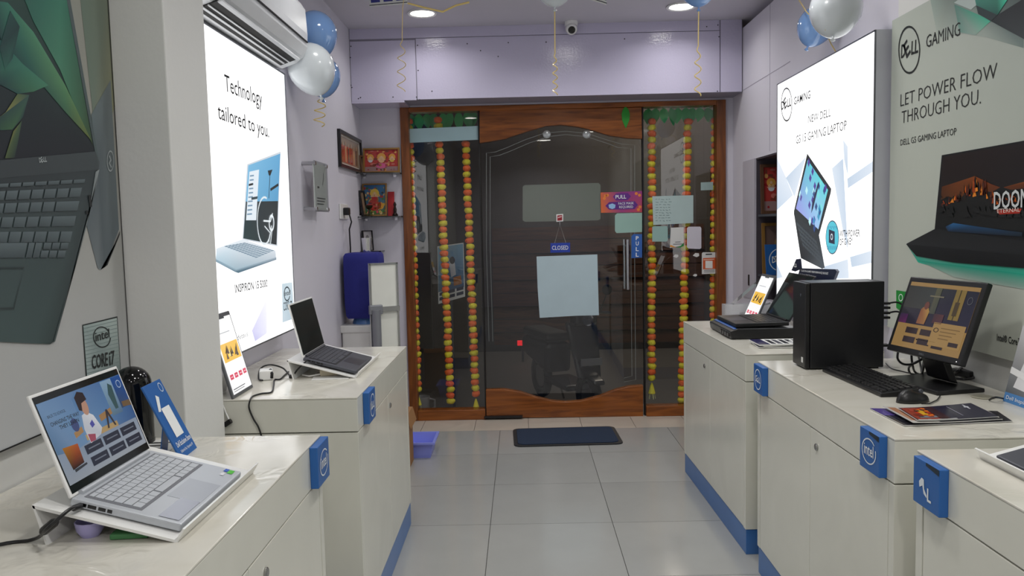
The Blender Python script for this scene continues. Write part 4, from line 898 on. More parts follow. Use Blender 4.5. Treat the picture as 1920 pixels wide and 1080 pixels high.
# ---- water dispenser with blue cloth cover
Yw = 5.2; xa_ = onY(646, 530, Yw).x; xb_ = onY(722, 530, Yw).x; zt = onY(684, 473, Yw).z; zbm = onY(684, 594, Yw).z
xc = (xa_ + xb_) / 2; Wb = xb_ - xa_
t = thing('water_dispenser', 'white water dispenser under a dark blue cloth cover in the left corner', 'water dispenser', (xc, Yw, 0))
q = MB(); q.box((xc, Yw, (zbm - .02) / 2 - .03), (.27, .27, zbm - .08)); q.build('cabinet', m_acryl, t, bevel=.012)
q = MB(); q.box((xc, Yw, zbm - .065), (.285, .285, .05)); q.build('cabinet_rim', m_acryl, t, bevel=.008)
q = MB(); q.lathe([(.09, zbm - .042), (.085, zbm - .02), (.07, zbm + .01)], (xc, Yw, 0), 20); q.build('bottle_neck', mat('bottle_blue', (90, 130, 190), .2), t, smooth=True)
q = MB(); n = 32; rings = []
for z, k in ((zbm, .86), (zbm + .02, .95), (zbm + .1, 1), (zt - .06, 1), (zt - .02, .98), (zt - .004, .9), (zt, .7)):
    for j in range(n):
        a = 2 * PI * j / n; sq = 1 / max(abs(math.cos(a)), abs(math.sin(a))) ** .7; f_ = 1 + .02 * math.sin(a * 9 + z * 6) * (z < zt - .1)
        rings.append((xc + Wb / 2 * k * math.cos(a) * sq * .93 * f_, Yw + Wb / 2 * k * math.sin(a) * sq * .93 * f_, z))
q.add(rings, [(i * n + j, i * n + (j + 1) % n, (i + 1) * n + (j + 1) % n, (i + 1) * n + j) for i in range(6) for j in range(n)] + [[6 * n + j for j in range(n)]]); q.build('cloth_cover', mat('navy_cloth', (36, 40, 128), .8, bump=.3, bscale=18), t, smooth=True)
c = Vector((onY(690, 468, Yw).x, Yw - .03, zt))
q = MB(); q.lathe([(.026, 0), (.036, .095), (.034, .095), (.024, .004)], c, 20, cap=False); q.lathe([(.0, .003), (.026, .003)], c, 20, cap=False); tag(q.build('steel_tumbler', m_chrome, smooth=True), 'steel tumbler standing on the blue cloth cover', 'tumbler')
# ---- white board on a stand
t = thing('white_board', 'narrow white board on a grey clamp stand beside the door frame', 'board', (-.87, 4.97, 0))
A = Vector((onY(691, 495, 4.93).x, 4.93, 0)); B = Vector((onY(745, 490, 5.02).x, 5.02, 0)); zt2 = onY(691, 494, 4.93).z; zb2 = .4
u = (B - A).normalized(); pl = PL((A.x, A.y, zb2), u, (0, 0, 1)); Lw = (B - A).length; H = zt2 - zb2
q = MB(); q.prism([pl.P(0, 0), pl.P(Lw, 0), pl.P(Lw, H), pl.P(0, H)], pl.n * -.012); q.build('board', mat('board_white', (236, 237, 228), .25), t)
q = MB()
for a, b_, c, d in ((0, 0, Lw, .012), (0, H - .012, Lw, H), (0, 0, .012, H), (Lw - .012, 0, Lw, H)): q.prism([pl.P(a, b_), pl.P(c, b_), pl.P(c, d), pl.P(a, d)], pl.n * .006)
q.build('board_frame', m_metal, t)
zcl = onY(700, 581, 4.93).z - zb2
q = MB(); q.prism([pl.P(-.012, zcl - .03), pl.P(.075, zcl - .03), pl.P(.075, zcl + .03), pl.P(-.012, zcl + .03)], pl.n * .03); q.build('clamp', mat('clamp_grey', (140, 142, 148), .4, metal=.4), t, bevel=.006)
q = MB(); q.prism([pl.P(.075, zcl - .016), pl.P(Lw, zcl - .016), pl.P(Lw, zcl + .016), pl.P(.075, zcl + .016)], pl.n * .02); q.build('cross_bar', m_metal, t)
pb = pl.P(.03, 0); q = MB(); q.tube([(pb.x + pl.n.x * .03, pb.y + pl.n.y * .03, .02), (pb.x + pl.n.x * .03, pb.y + pl.n.y * .03, zb2 + zcl)], .028, 12); q.build('post', mat('clamp_grey', ()), t, smooth=True)
q = MB(); q.box((A.x + .03, A.y + .03, .012), (.2, .07, .024)); q.build('foot', m_dgrey, t, bevel=.004)
# ---- cardboard box and plastic tray on the floor
t = thing('cardboard_box', 'brown cardboard box on the floor beyond the left counter', 'box', (-.9, 4.78, 0))
m_cb = mat('cardboard', (150, 108, 66), .8, bump=.05); zb_ = .345
q = MB(); q.bb((-1.1, 4.62, 0), (-.712, 4.885, zb_)); q.build('carton', m_cb, t, bevel=.003); q = MB(); q.prism([(-.712, 4.63, zb_), (-.712, 4.88, zb_), (-.69, 4.88, zb_ - .08), (-.69, 4.63, zb_ - .08)], (.004, 0, .001)); q.build('flap', m_cb, t)
t = thing('plastic_tray', 'lilac blue plastic tray on the floor beside the cardboard box', 'tray', (-.72, 5.03, 0))
m_tray = mat('lilac_plastic', (142, 152, 238), .35); X0, X1, Y0, Y1, Ht = -.735, -.61, 4.925, 5.15, .105
q = MB(); o_ = .02
vs = [(X0, Y0, 0), (X1, Y0, 0), (X1, Y1, 0), (X0, Y1, 0), (X0 - o_, Y0 - o_, Ht), (X1 + o_, Y0 - o_, Ht), (X1 + o_, Y1 + o_, Ht), (X0 - o_, Y1 + o_, Ht)]
i_ = .004; vi = [(X0 + i_, Y0 + i_, .004), (X1 - i_, Y0 + i_, .004), (X1 - i_, Y1 - i_, .004), (X0 + i_, Y1 - i_, .004), (X0 - o_ + i_, Y0 - o_ + i_, Ht), (X1 + o_ - i_, Y0 - o_ + i_, Ht), (X1 + o_ - i_, Y1 + o_ - i_, Ht), (X0 - o_ + i_, Y1 + o_ - i_, Ht)]
q.add(vs + vi, [(3, 2, 1, 0)] + [(k, (k + 1) % 4, 4 + (k + 1) % 4, 4 + k) for k in range(4)] + [(8, 9, 10, 11)] + [(8 + (k + 1) % 4, 8 + k, 12 + k, 12 + (k + 1) % 4) for k in range(4)] + [(4 + k, 4 + (k + 1) % 4, 12 + (k + 1) % 4, 12 + k) for k in range(4)])
q.build('tray_body', m_tray, t); q = MB()
e_ = .012
for a, b_ in (((X0 - o_ - e_, Y0 - o_ - e_), (X1 + o_ + e_, Y0 - o_)), ((X0 - o_ - e_, Y1 + o_), (X1 + o_ + e_, Y1 + o_ + e_)), ((X0 - o_ - e_, Y0 - o_), (X0 - o_, Y1 + o_)), ((X1 + o_, Y0 - o_), (X1 + o_ + e_, Y1 + o_))): q.bb((a[0], a[1], Ht - .012), (b_[0], b_[1], Ht))
q.build('rim', m_tray, t)
# ---- things on the near left counter
t = thing('black_canister', 'glossy black dome-topped canister in the corner behind the silver laptop', 'canister', (-1.072, 2.112, ZT))
rr = .05; hh = onY(258, 686, 2.118).z - ZT
q = MB(); q.lathe([(rr * .98, 0), (rr, .01), (rr, hh - rr)] + [(rr * math.cos(a), hh - rr + rr * math.sin(a)) for a in [PI / 2 * i / 8 for i in range(1, 8)]] + [(.002, hh)], (-1.072, 2.112, ZT), 28); q.build('shell', m_gblack, t, smooth=True)
q = MB(); q.lathe([(rr * 1.01, .0), (rr * 1.01, .012)], (-1.072, 2.112, ZT), 28); q.build('base_ring', m_black, t, smooth=True)
# blue store card leaning back
o0 = Vector((-.872, 1.945, ZT)); u = Vector((-.007, .112, 0)); v = Vector((-.088, 0, .19)); Wc, Hc = .113, .209
t = thing('store_card', 'blue store card with a white label leaning behind the silver laptop', 'card', tuple(o0))
pl = PL(o0, u, v); P = [pl.P(0, 0), pl.P(Wc, 0), pl.P(Wc, Hc), pl.P(0, Hc)]
q = MB(); q.prism(P, pl.n * -.005); q.build('board', m_blue, t, bevel=.001)
q = MB(); zz = pl.P(0, Hc * .6); q.prism([pl.P(Wc * .3, Hc * .55) - pl.n * .006, pl.P(Wc * .7, Hc * .55) - pl.n * .006, pl.P(Wc * .7, 0) - pl.n * .075 + Vector((0, 0, .0)), pl.P(Wc * .3, 0) - pl.n * .075], pl.n * .003); o = q.build('back_strut', m_blue, t)
inv = min(p.z for p in q.v); 
for vv in o.data.vertices:
    if (W[t.name] @ vv.co).z < ZT: vv.co.z += ZT - (W[t.name] @ vv.co).z
fp = PL(pl.P(0, 0, .6), pl.u, pl.v); pr = PR(fp)
pr.uv([(.30 * Wc, .26 * Hc), (.74 * Wc, .26 * Hc), (.74 * Wc, .66 * Hc), (.30 * Wc, .66 * Hc)], (236, 238, 238), 1)
pr.uv([(.12 * Wc, .64 * Hc), (.24 * Wc, .63 * Hc), (.48 * Wc, .80 * Hc), (.36 * Wc, .84 * Hc)], (230, 234, 236), 1); pr.ell(.8 * Wc, .9 * Hc, .011, .013, (225, 235, 245), 1, uv=True, w=.16)
pr.build('card_print', P_, t)
text(fp, 'Dell Exclusive Store', (.1 * Wc, .15 * Hc), (.93 * Wc, .15 * Hc), (.1 * Wc, .215 * Hc), m_whiteink, t, 2, .01, True); text(fp, 'Siddhartha Plaz, Vijayawada, AP', (.14 * Wc, .07 * Hc), (.86 * Wc, .07 * Hc), (.14 * Wc, .105 * Hc), m_whiteink, t, 2, 0, True)
# paper slips behind the laptop and small things under its stand
q = MB(); c0 = onZ(292, 838, ZT)
q.box((c0.x, c0.y, ZT + .002), (.10, .13, .003), Matrix.Rotation(.2, 3, 'Z')); t = tag(q.build('price_slip', m_paper), 'white printed slip lying behind the silver laptop', 'paper')
pl = PL((c0.x - .05, c0.y - .06, ZT + .004), (1, 0, 0), (0, 1, 0)); pr = PR(pl)
for i in range(3): pr.uv([(.015, .02 + .03 * i), (.08, .025 + .03 * i), (.08, .034 + .03 * i), (.015, .029 + .03 * i)], (40, 40, 44), 1)
pr.build('slip_print', P_, t)
c0 = onY(170, 1000, 1.455)
t = thing('lilac_cup', 'small lilac scalloped cup under the silver laptop stand', 'cup', (c0.x, 1.455, ZT))
q = MB(); q.lathe([(.016, 0), (.024, .012), (.027, .03), (.025, .03), (.02, .01)], (c0.x, 1.455, ZT), 12); q.build('bowl', mat('lilac_cup', (176, 170, 220), .4), t, smooth=True)
q = MB(); q.lathe([(.010, .03), (.012, .034), (.006, .038)], (c0.x, 1.455, ZT), 12); q.build('knob', mat('lilac_cup', ()), t, smooth=True)
q = MB(); q.box((-.755, 1.48, ZT + .006), (.07, .1, .011), Matrix.Rotation(.1, 3, 'Z')); tag(q.build('green_packet', mat('green_packet', (70, 130, 80), .4), bevel=.003), 'small green packet under the silver laptop stand', 'packet')
# ---- things on the far left counter
def display_sheet(label, o, u, v, Wd, H, cat='price display', pills=(214, 60, 90)):
    t = thing('price_display', label, cat, tuple(o), group='lit white price displays'); pl = PL(o, u, v)
    q = MB(); q.prism([pl.P(0, 0), pl.P(Wd, 0), pl.P(Wd, H), pl.P(0, H)], pl.n * -.009); q.build('casing', mat('display_grey', (84, 86, 90), .4), t, bevel=.003)
    q = MB(); q.prism([pl.P(Wd * .35, H * .5) - pl.n * .009, pl.P(Wd * .65, H * .5) - pl.n * .009, Vector((*(pl.P(Wd * .65, 0) - pl.n * .08).xy, o[2] + .001)), Vector((*(pl.P(Wd * .35, 0) - pl.n * .08).xy, o[2] + .001))], pl.n * .004); q.build('back_leg', m_acryl, t)
    pr = PR(PL(pl.P(0, 0, .6), u, v)); w_, h_ = Wd, H
    f = lambda a, b_, c, d, col, l: pr.uv([(a * w_, b_ * h_), (c * w_, b_ * h_), (c * w_, d * h_), (a * w_, d * h_)], col, l)
    f(.05, .04, .95, .95, (252, 252, 252), 1); f(.1, .42, .9, .64, (240, 190, 70), 2)
    rg = random.Random(9)
    for k in range(9):
        x = .12 + rg.random() * .62; y = .43 + rg.random() * .1; pr.uv([(x * w_, y * h_), ((x + .1) * w_, (y - .0) * h_), ((x + .05 + .1 * rg.random()) * w_, (y + .1) * h_)], rg.choice([(90, 60, 40), (150, 100, 50), (250, 224, 130), (60, 44, 36)]), 3 + k % 3)
    for k, x in enumerate(()): f(x, .43, x + .1, .62 - .03 * k, [(90, 60, 40), (130, 84, 50), (60, 44, 36)][k], 3); f(x + .1, .47, x + .16, .56, (250, 224, 130), 3)
    for k in range(4): f(.12 + k * .21, .21, .27 + k * .21, .27, pills, 2); f(.15 + k * .21, .235, .24 + k * .21, .245, (245, 200, 210), 3)
    f(.1, .09, .66, .10, (90, 92, 96), 2); f(.1, .065, .6, .073, (120, 120, 124), 2); f(.35, .93, .65, .955, (70, 72, 76), 2); f(.2, .76, .7, .77, (170, 172, 176), 2)
    pr.build('lit_sheet', P_scr, t); return t
display_sheet('lit white price display with a gold picture beside the left pillar', Vector((-1.0, 2.657, ZT + .001)), (-.01, 1, 0), (-.075, 0, .285), .205, .296)
A = mt2 @ Vector((-.169, .195, .006)); K = onZ(546, 705, ZT + .006)
cable('charger_lead', 'black charger lead looping from the dark laptop over the counter', [A, A.lerp(K, .5) + Vector((0, -.01, .0)), K, onZ(530, 690, ZT + .03), onZ(505, 684, ZT + .05), onZ(488, 692, ZT + .03), onZ(485, 710, ZT + .006), onZ(492, 713, ZT + .006)], .0032, m_black, [(K, K + Vector((.006, -.02, 0)), .009)])
cable('black_cable', 'thin black cable running over the counter end beside the lit price display', [onZ(541, 697, ZT + .003), onZ(533, 704, ZT + .003), onZ(525, 711, ZT + .003), onZ(515, 712, ZT + .003), onZ(513, 722, ZT + .003), onZ(509, 735, ZT + .003), onZ(490, 738, ZT + .003), onZ(474, 743, ZT + .003), Vector((*(onZ(469, 752, ZT).xy), ZT + .003)), onY(467, 765, 2.645), onY(475, 785, 2.645), onY(484, 800, 2.645), onY(490, 818, 2.645), onY(492, 840, 2.645)], .003, m_black)
c = onZ(498, 712, ZT)
t = thing('plug_adaptor', 'white plug adaptor on the counter beside the lit price display', 'adaptor', (c.x, c.y, ZT))
q = MB(); q.box((c.x, c.y + .01, ZT + .02), (.05, .06, .04), Matrix.Rotation(.3, 3, 'Z')); q.build('block', m_acryl, t, bevel=.006); q = MB(); q.tube([(c.x + .027, c.y - .01, ZT + .008), (c.x + .03, c.y - .012, ZT + .025), (c.x + .02, c.y + .0, ZT + .04)], .006, 8); q.build('plug', m_black, t, smooth=True)
t = thing('power_adaptor', 'cream power adaptor under the dark laptop stand', 'adaptor', (-.78, 3.10, ZT))
q = MB(); q.box((-.78, 3.10, ZT + .015), (.07, .11, .028), Matrix.Rotation(.25, 3, 'Z')); q.build('block', mat('cream_plastic', (200, 190, 166), .4), t, bevel=.008); q = MB(); q.tube([(-.79, 3.05, ZT + .012), (-.84, 3.03, ZT + .006), (-.875, 3.06, ZT + .006)], .003, 6); q.build('lead', m_acryl, t, smooth=True)
q = MB(); q.box((-.76, 3.07, ZT + .001), (.14, .18, .0015), Matrix.Rotation(.15, 3, 'Z')); tag(q.build('paper_sheet', m_paper), 'sheet of paper under the dark laptop stand', 'paper')
t = thing('power_plug', 'black plug hanging at the counter end behind the pillar', 'plug', tuple(onY(432, 792, 2.645)))
a = onY(421, 797, 2.64); b_ = onY(433, 789, 2.64); q = MB(); q.tube([a, b_], .009, 8); q.build('plug_body', m_black, t); q = MB(); q.tube([onY(418, 760, 2.645), onY(424, 775, 2.645), onY(430, 788, 2.64)], .003, 6); q.build('lead', m_acryl, t)

# ================================================================== right side things
# ---- cooling pad and gaming laptop
t = thing('cooling_pad', 'black laptop cooling pad with a blue strip under the gaming laptop', 'cooling pad', (1.0, 4.03, ZT))
q = MB(); q.prism([(1.005, 3.80, ZT + .004), (1.0, 3.80, ZT + .040), (1.035, 3.80, ZT + .052), (1.33, 3.80, ZT + .052), (1.33, 3.80, ZT + .004)], (0, .42, 0)); q.build('pad_body', m_black, t, bevel=.004)
q = MB(); q.prism([(1.022, 3.81, ZT + .048), (1.034, 3.81, ZT + .0525), (1.034, 3.81, ZT + .054), (1.021, 3.81, ZT + .050)], (0, .40, 0)); q.build('blue_strip', mat('strip_blue', (30, 84, 160), .3), t)
for i in range(4): q = MB(); q.box((.9995, 3.84 + i * .045, ZT + .02), (.004, .03, .018)); q.build('button', mat('button_grey', (64, 60, 62), .3, metal=.5), t)
for x in (1.02, 1.3):
    for y in (3.83, 4.19): q = MB(); q.box((x, y, ZT + .002), (.02, .03, .004)); q.build('foot', m_black, t)
mt4 = frame_mtx((1.035, 4.015, ZT + .0535), (0, -1, 0), (1, 0, .02))
lp4, lid4, sp4, sw4, sh4 = laptop('black gaming laptop with a dark screen on the cooling pad', mt4, .365, .262, .02, .25, lid_angle(mt4, (.115, 0, .205)), m_black, m_bkey, m_black, single=False)
q = MB(); q.add([sp4.P(0, 0, .5), sp4.P(sw4, 0, .5), sp4.P(sw4, sh4, .5), sp4.P(0, sh4, .5)], [(0, 1, 2, 3)]); q.build('display', m_dscr, lp4)
# ---- navy performance sign
pl = PL((1.462, 4.09, ZT), (0, -1, 0), (0, 0, 1)); t = thing('navy_sign', 'navy sign about in-game performance standing behind the tower', 'sign', (1.46, 3.86, ZT))
P = [pl.X(*p) for p in ((1500, 503), (1564, 505), (1569, 508), (1562, 527))]
q = MB(); zt_ = P[0].z; q.prism([pl.X(1500, 503), pl.X(1566, 505), pl.X(1569, 509), pl.X(1562, 527), Vector((1.462, pl.X(1562, 527).y, ZT)), Vector((1.462, pl.X(1494, 523).y, ZT)), pl.X(1494, 523)], (.012, 0, 0)); m_navy = mat('navy_board', (26, 34, 62), .3); q.build('board', m_navy, t)
q = MB(); q.prism([pl.X(*p, 4) for p in ((1495, 486), (1503, 485), (1505, 504), (1493, 509), (1486, 507))], (-.004, 0, 0)); q.build('tab', m_navy, t)
text(pl, 'G', (1490.5, 500.5), (1496, 501), (1490.5, 494.5), m_whiteink, t, 12, .03); text(pl, 'YOUR IN-GAME PERFORMANCE BOOST', (1502, 509), (1554, 515), (1502, 505.5), m_whiteink, t, 4, .02); text(pl, 'with Game Shift Technology', (1499, 515), (1531, 520), (1499, 512), m_whiteink, t, 4, 0)
# ---- lit price display and clear bin on the far right counter
display_sheet('lit white price display behind the gaming laptop', Vector((1.236, 4.465, ZT + .001)), (0, -1, 0), (.12, 0, .275), .235, .30)
t = thing('clear_bin', 'clear acrylic bin with cables behind the gaming laptop', 'bin', (1.3, 4.515, ZT))
for a, b_ in (((1.15, 4.485, ZT), (1.48, 4.55, ZT + .004)), ((1.15, 4.485, ZT), (1.154, 4.55, ZT + .10)), ((1.154, 4.485, ZT), (1.48, 4.488, ZT + .10)), ((1.154, 4.547, ZT), (1.48, 4.55, ZT + .10))): q = MB(); q.bb(a, b_); q.build('bin_wall', mat('frosted', (200, 202, 206), .3, alpha=.35), t)
q = MB(); q.tube(curl((1.19, 4.52, ZT + .012), (1.40, 4.52, ZT + .10), 4, .018, 50, 0), .005, 6); tag(q.build('coiled_cable', m_black, smooth=True), 'black coiled cable lying in the clear acrylic bin', 'cable')
q = MB(); q.prism([(1.2, 4.482, ZT + .1), (1.205, 4.482, ZT + .1), (1.395, 4.482, ZT + .26), (1.39, 4.482, ZT + .26)], (0, .066, 0)); q.build('slanted_cover', m_clear, t)
# ---- magazines beside the tower
rn = random.Random(5)
mg = onZ(1448, 645, ZT)
for i, (dx, dy, r_, lab) in enumerate(((0, 0, .12, 'magazine at the bottom of the pile beside the tower'), (.006, .012, .3, 'magazine in the middle of the pile beside the tower'), (-.004, .0, .2, 'black and white magazine on top of the pile beside the tower'))):
    t = thing('magazine', lab, 'magazine', (1.17 + dx, 3.595 + dy, ZT + .001 + i * .006), r_ - .2, group='magazines beside the tower')
    q = MB(); q.box((0, 0, .003), (.22, .165, .0052)); q.build('pages', m_paper, t, local=True); pr = PR(PL((1.17 + dx, 3.595 + dy, ZT + .0068 + i * .006), (math.cos(r_ - .2), math.sin(r_ - .2), 0), (-math.sin(r_ - .2), math.cos(r_ - .2), 0)))
    pr.uv([(-.11, -.08), (-.06, -.08), (-.06, .08), (-.11, .08)], (50, 48, 90), 1)
    for k in range(5): x = -.05 + k * .03; pr.uv([(x, -.06), (x + .02, -.07), (x + .022, .05), (x + .004, .06)], rn.choice([(60, 60, 66), (190, 190, 196), (100, 100, 110)]), 1)
    pr.build('cover_print', P_gloss, t)
# ---- blue emblem board and pictures in the niche
t = thing('niche_shelf', 'dark shelf in the right wall niche', 'shelf', (XR + .25, 5.03, 1.5))
q = MB(); q.bb((XR + .012, NY0 + .002, 1.49), (XR + .378, NY1 - .014, 1.505)); q.build('plate', m_dgrey, t); q = MB(); q.bb((XR + .36, NY0 + .1, 1.46), (XR + .378, NY1 - .1, 1.49)); q.build('rail', m_dgrey, t)
q = MB(); q.bb((XR + .012, NY0 + .002, 1.09), (XR + .378, NY1 - .014, 1.105)); t = thing('niche_shelf', 'lower dark shelf in the right wall niche under the blue emblem board', 'shelf', (XR + .25, 5.03, 1.1)); q.build('plate', m_dgrey, t)
picture('red and gold devotional picture on the upper niche shelf', (XR + .02, NY1 - .05, 1.507), (1, 0, 0), (0, .08, 1), .34, .33, m_fbrown, paint_red, .02)
picture('dark gold framed picture on the lower niche shelf', (XR + .03, NY1 - .05, 1.107), (1, 0, 0), (0, .08, 1), .3, .34, m_fgold, lambda pr, w, h: (rectc(pr, w, h, 0, 0, 1, 1, (110, 90, 84), 1), fig(pr, w, h, .5, .5, .5, (150, 110, 90), (190, 160, 130), (140, 120, 80), 2)), .02)
t = thing('emblem_board', 'blue board with a white ring emblem on the lower niche shelf', 'board', (XR + .1, 5.19, 1.105))
pl = PL((XR + .025, 5.19, 1.106), (1, 0, 0), (0, 0, 1)); q = MB(); q.prism([pl.P(0, 0), pl.P(.17, 0), pl.P(.19, .2), pl.P(-.012, .2)], (0, .008, 0)); q.build('board', m_blue, t)
pr = PR(PL(pl.P(0, 0, .5), (1, 0, 0), (0, 0, 1))); pr.ell(.085, .1, .07, .075, (225, 232, 238), 1, uv=True, w=.08); pr.build('ring_emblem', P_, t); dell(pl, (.035, .08), (.135, .08), (.035, .12), m_whiteink, t, 2, .02, True)
# ---- tower computer
tw = thing('tower_computer', 'black desktop tower computer on the right counter', 'computer', (1.22, 3.05, ZT))
TX0, TX1, TY0, TY1, TZ = 1.07, 1.368, 2.985, 3.125, 1.2235
q = MB(); q.bb((TX0 + .02, TY0, ZT + .006), (TX1, TY1, TZ)); q.build('case', m_mblack, tw, bevel=.003); q = MB(); q.bb((TX0, TY0 + .002, ZT + .006), (TX0 + .0195, TY1 - .002, TZ - .002)); q.build('front_bezel', m_black, tw, bevel=.004)
for x in (TX0 + .03, TX1 - .03):
    for y in (TY0 + .02, TY1 - .02): q = MB(); q.box((x, y, ZT + .003), (.03, .02, .006)); q.build('foot', m_black, tw)
q = MB(); q.box((TX0 - .0005, TY0 + .03, ZT + .035), (.001, .016, .02)); q.build('sticker', m_paper, tw)
q = MB(); q.lathe([(.006, 0), (.006, .002)], (TX0 - .001, TY0 + .05, TZ - .05), 12, Matrix.Rotation(PI / 2, 3, 'Y')); q.build('power_button', m_dgrey, tw)
for i, z in enumerate((1.135, 1.118, 1.098, 1.08, .972)):
    q = MB(); q.box((TX1 + .02, TY0 + .05, z), (.04, .03, .009)); q.build('cable_plug', m_black, tw, bevel=.002)
def pzs(pts): return [Vector(p) for p in pts]
for i, (za, pa_, lab) in enumerate(((1.135, (1.50, 2.95, 1.0), 'black monitor cable from the top of the tower back'), (1.098, (1.47, 2.93, .95), 'black cable hanging behind the monitor from the tower back'))):
    cable('computer_cable', lab, [(TX1 + .038, TY0 + .05, za), (TX1 + .09, TY0 + .04, za - .01), pa_, (1.44, 2.84, ZT + .01), (1.42, 2.78, ZT + .06)], .0035, m_black)
Z6 = ZT + .006
cable('monitor_cable', 'thick black cable looping down under the monitor', [onY(1686, 650, 2.80), onY(1683, 672, 2.80), onY(1695, 683, 2.80), onY(1715, 681, 2.78), onY(1735, 668, 2.74)], .004, m_black)
cable('monitor_cable', 'black cable dropping straight down behind the monitor', [onY(1709, 660, 2.82), onY(1710, 678, 2.82), onZ(1716, 698, Z6), onZ(1735, 703, Z6), onZ(1758, 700, Z6)], .004, m_black)
cable('monitor_cable', 'black cable curving round under the monitor centre', [onY(1733, 672, 2.78), onY(1712, 682, 2.80), onZ(1704, 690, Z6 + .02), onZ(1707, 700, Z6), onZ(1720, 703, Z6), onZ(1745, 696, Z6)], .004, m_black)
cable('thin_cord', 'thin black cord on the counter between the tower and the monitor', [onZ(1661, 681, Z6), onZ(1672, 691, Z6), onZ(1690, 696, Z6), onZ(1712, 701, Z6), onZ(1730, 703, Z6)], .0025, m_black)
cable('adapter_lead', 'black lead coiled on the counter right of the monitor stem', [onZ(1788, 700, Z6), onZ(1795, 696, Z6 + .02), onZ(1803, 690, Z6 + .02), onZ(1815, 700, Z6), onZ(1825, 708, Z6), onZ(1810, 711, Z6), onZ(1790, 709, Z6)], .0045, m_black)
c = onZ(1806, 706, ZT); q = MB(); q.box((c.x, c.y, ZT + .013), (.04, .09, .025), Matrix.Rotation(.4, 3, 'Z')); tag(q.build('power_brick', m_black, bevel=.005), 'black power brick on the counter right of the monitor stem', 'adaptor')
# ---- monitor
yaw, tilt = -1.368, .347; mc = Vector((1.385, 2.66, 1.121)); mw, mh = .357, .276
u = Vector((math.cos(yaw), math.sin(yaw), 0)); n0 = Vector((math.sin(yaw), -math.cos(yaw), 0)); v = Vector((0, 0, 1)) * math.cos(tilt) - n0 * math.sin(tilt)
mo = thing('monitor', 'black square monitor tilted back with a yellowish lit screen', 'monitor', (mc.x, mc.y, ZT))
pl = PL(mc - u * mw / 2 - v * mh / 2, u, v)
q = MB(); q.prism([pl.P(0, 0), pl.P(mw, 0), pl.P(mw, mh), pl.P(0, mh)], pl.n * -.022); q.build('casing', m_black, mo, bevel=.004)
q = MB(); q.prism([pl.P(mw * .2, mh * .2) - pl.n * .022, pl.P(mw * .8, mh * .2) - pl.n * .022, pl.P(mw * .8, mh * .8) - pl.n * .022, pl.P(mw * .2, mh * .8) - pl.n * .022], pl.n * -.03); q.build('back_bulge', m_black, mo, bevel=.01)
bz = .017; fp = PL(pl.P(bz, bz + .004, .5), u, v); sw_, sh_ = mw - 2 * bz, mh - 2 * bz - .006; pr = PR(fp, .55)
f = lambda a, b_, c, d, col, l: pr.uv([(a * sw_, b_ * sh_), (c * sw_, b_ * sh_), (c * sw_, d * sh_), (a * sw_, d * sh_)], col, l)
f(0, 0, 1, 1, (176, 140, 86), 1); f(0, .36, 1, .94, [(50, 44, 60), (44, 42, 66), (34, 38, 56), (62, 66, 60)], 2)
f(.0, .6, .45, .94, [(60, 60, 56), (70, 72, 70), (64, 70, 68), (56, 58, 54)], 3); f(.42, .55, .5, .94, [(90, 90, 76), (70, 76, 70), (90, 92, 70), (100, 98, 72)], 4); f(.70, .5, .84, .94, [(140, 120, 60), (150, 124, 64), (150, 124, 66), (140, 118, 60)], 4); f(.76, .5, .775, .94, (70, 60, 40), 5)
f(.74, .56, .8, .76, (80, 66, 46), 6); f(.36, .80, .56, .82, (130, 124, 100), 5)
pr.uv([(.28 * sw_, .38 * sh_), (.4 * sw_, .38 * sh_), (.42 * sw_, .58 * sh_), (.36 * sw_, .68 * sh_), (.29 * sw_, .6 * sh_)], [(150, 96, 70), (170, 120, 70), (190, 150, 70), (190, 140, 80), (150, 90, 60)], 5); pr.ell(.36 * sw_, .66 * sh_, .011, .014, (120, 70, 60), 6, uv=True)
f(.0, .36, .12, .5, [(90, 40, 80), (110, 50, 100), (80, 40, 90), (60, 50, 80)], 4); f(.5, .42, .64, .56, [(80, 50, 60), (90, 60, 70), (100, 60, 60), (70, 50, 60)], 5); pr.ell(.92 * sw_, .80 * sh_, .011, .013, (110, 110, 110), 5, uv=True, w=.15)
for i in range(2):
    for j in range(2): x = .16 + .22 * i; y = .22 - .14 * j; f(x, y, x + .18, y + .09, (58, 46, 50), 4)
f(.54, .1, .98, .44, (182, 146, 90), 5)
for k in range(4): f(.66, .36 - k * .05, .92 - .04 * k, .372 - k * .05, (130, 100, 60), 6)
f(.82, .13, .95, .19, (60, 48, 50), 6); f(.6, .06, .76, .1, (56, 44, 46), 4); pr.ell(.6 * sw_, .33 * sh_, .012, .008, (60, 46, 40), 6, uv=True, w=.3)
pr.build('lit_screen', P_scr, mo); pr = PR(PL(pl.P(0, 0, .5), u, v)); pr.ell(mw - .02, .010, .0018, .0018, (240, 240, 240), 1, uv=True, n=10); pr.build('power_light', printmat('led', .4, 2), mo)
text(PL(pl.P(0, 0, .5), u, v), 'DELL', (mw / 2 - .012, .007), (mw / 2 + .012, .007), (mw / 2 - .012, .013), mat('dim_silver', (110, 112, 116), .4), mo, 1, .01, True)
bk = mc - pl.n * .03 - v * .08; bb_ = Vector((1.415, 2.665, ZT))
q = MB(); q.prism([bk + u * .05, bk - u * .05, bb_ - u * .055 - Vector((0, 0, 0)) + Vector((.02, 0, .014)), bb_ + u * .055 + Vector((.02, 0, .014))], pl.n * .035); q.build('neck', m_black, mo, bevel=.004)
q = MB(); u2 = Vector((u.x, u.y, 0)).normalized(); w2 = Vector((-u2.y, u2.x, 0)); bc = Vector((1.38, 2.655, ZT)); q.prism([bc + u2 * a + w2 * b_ for a, b_ in ((-.135, -.088), (.135, -.088), (.135, .088), (-.135, .088))], (0, 0, .014)); q.build('base', m_black, mo, bevel=.004)
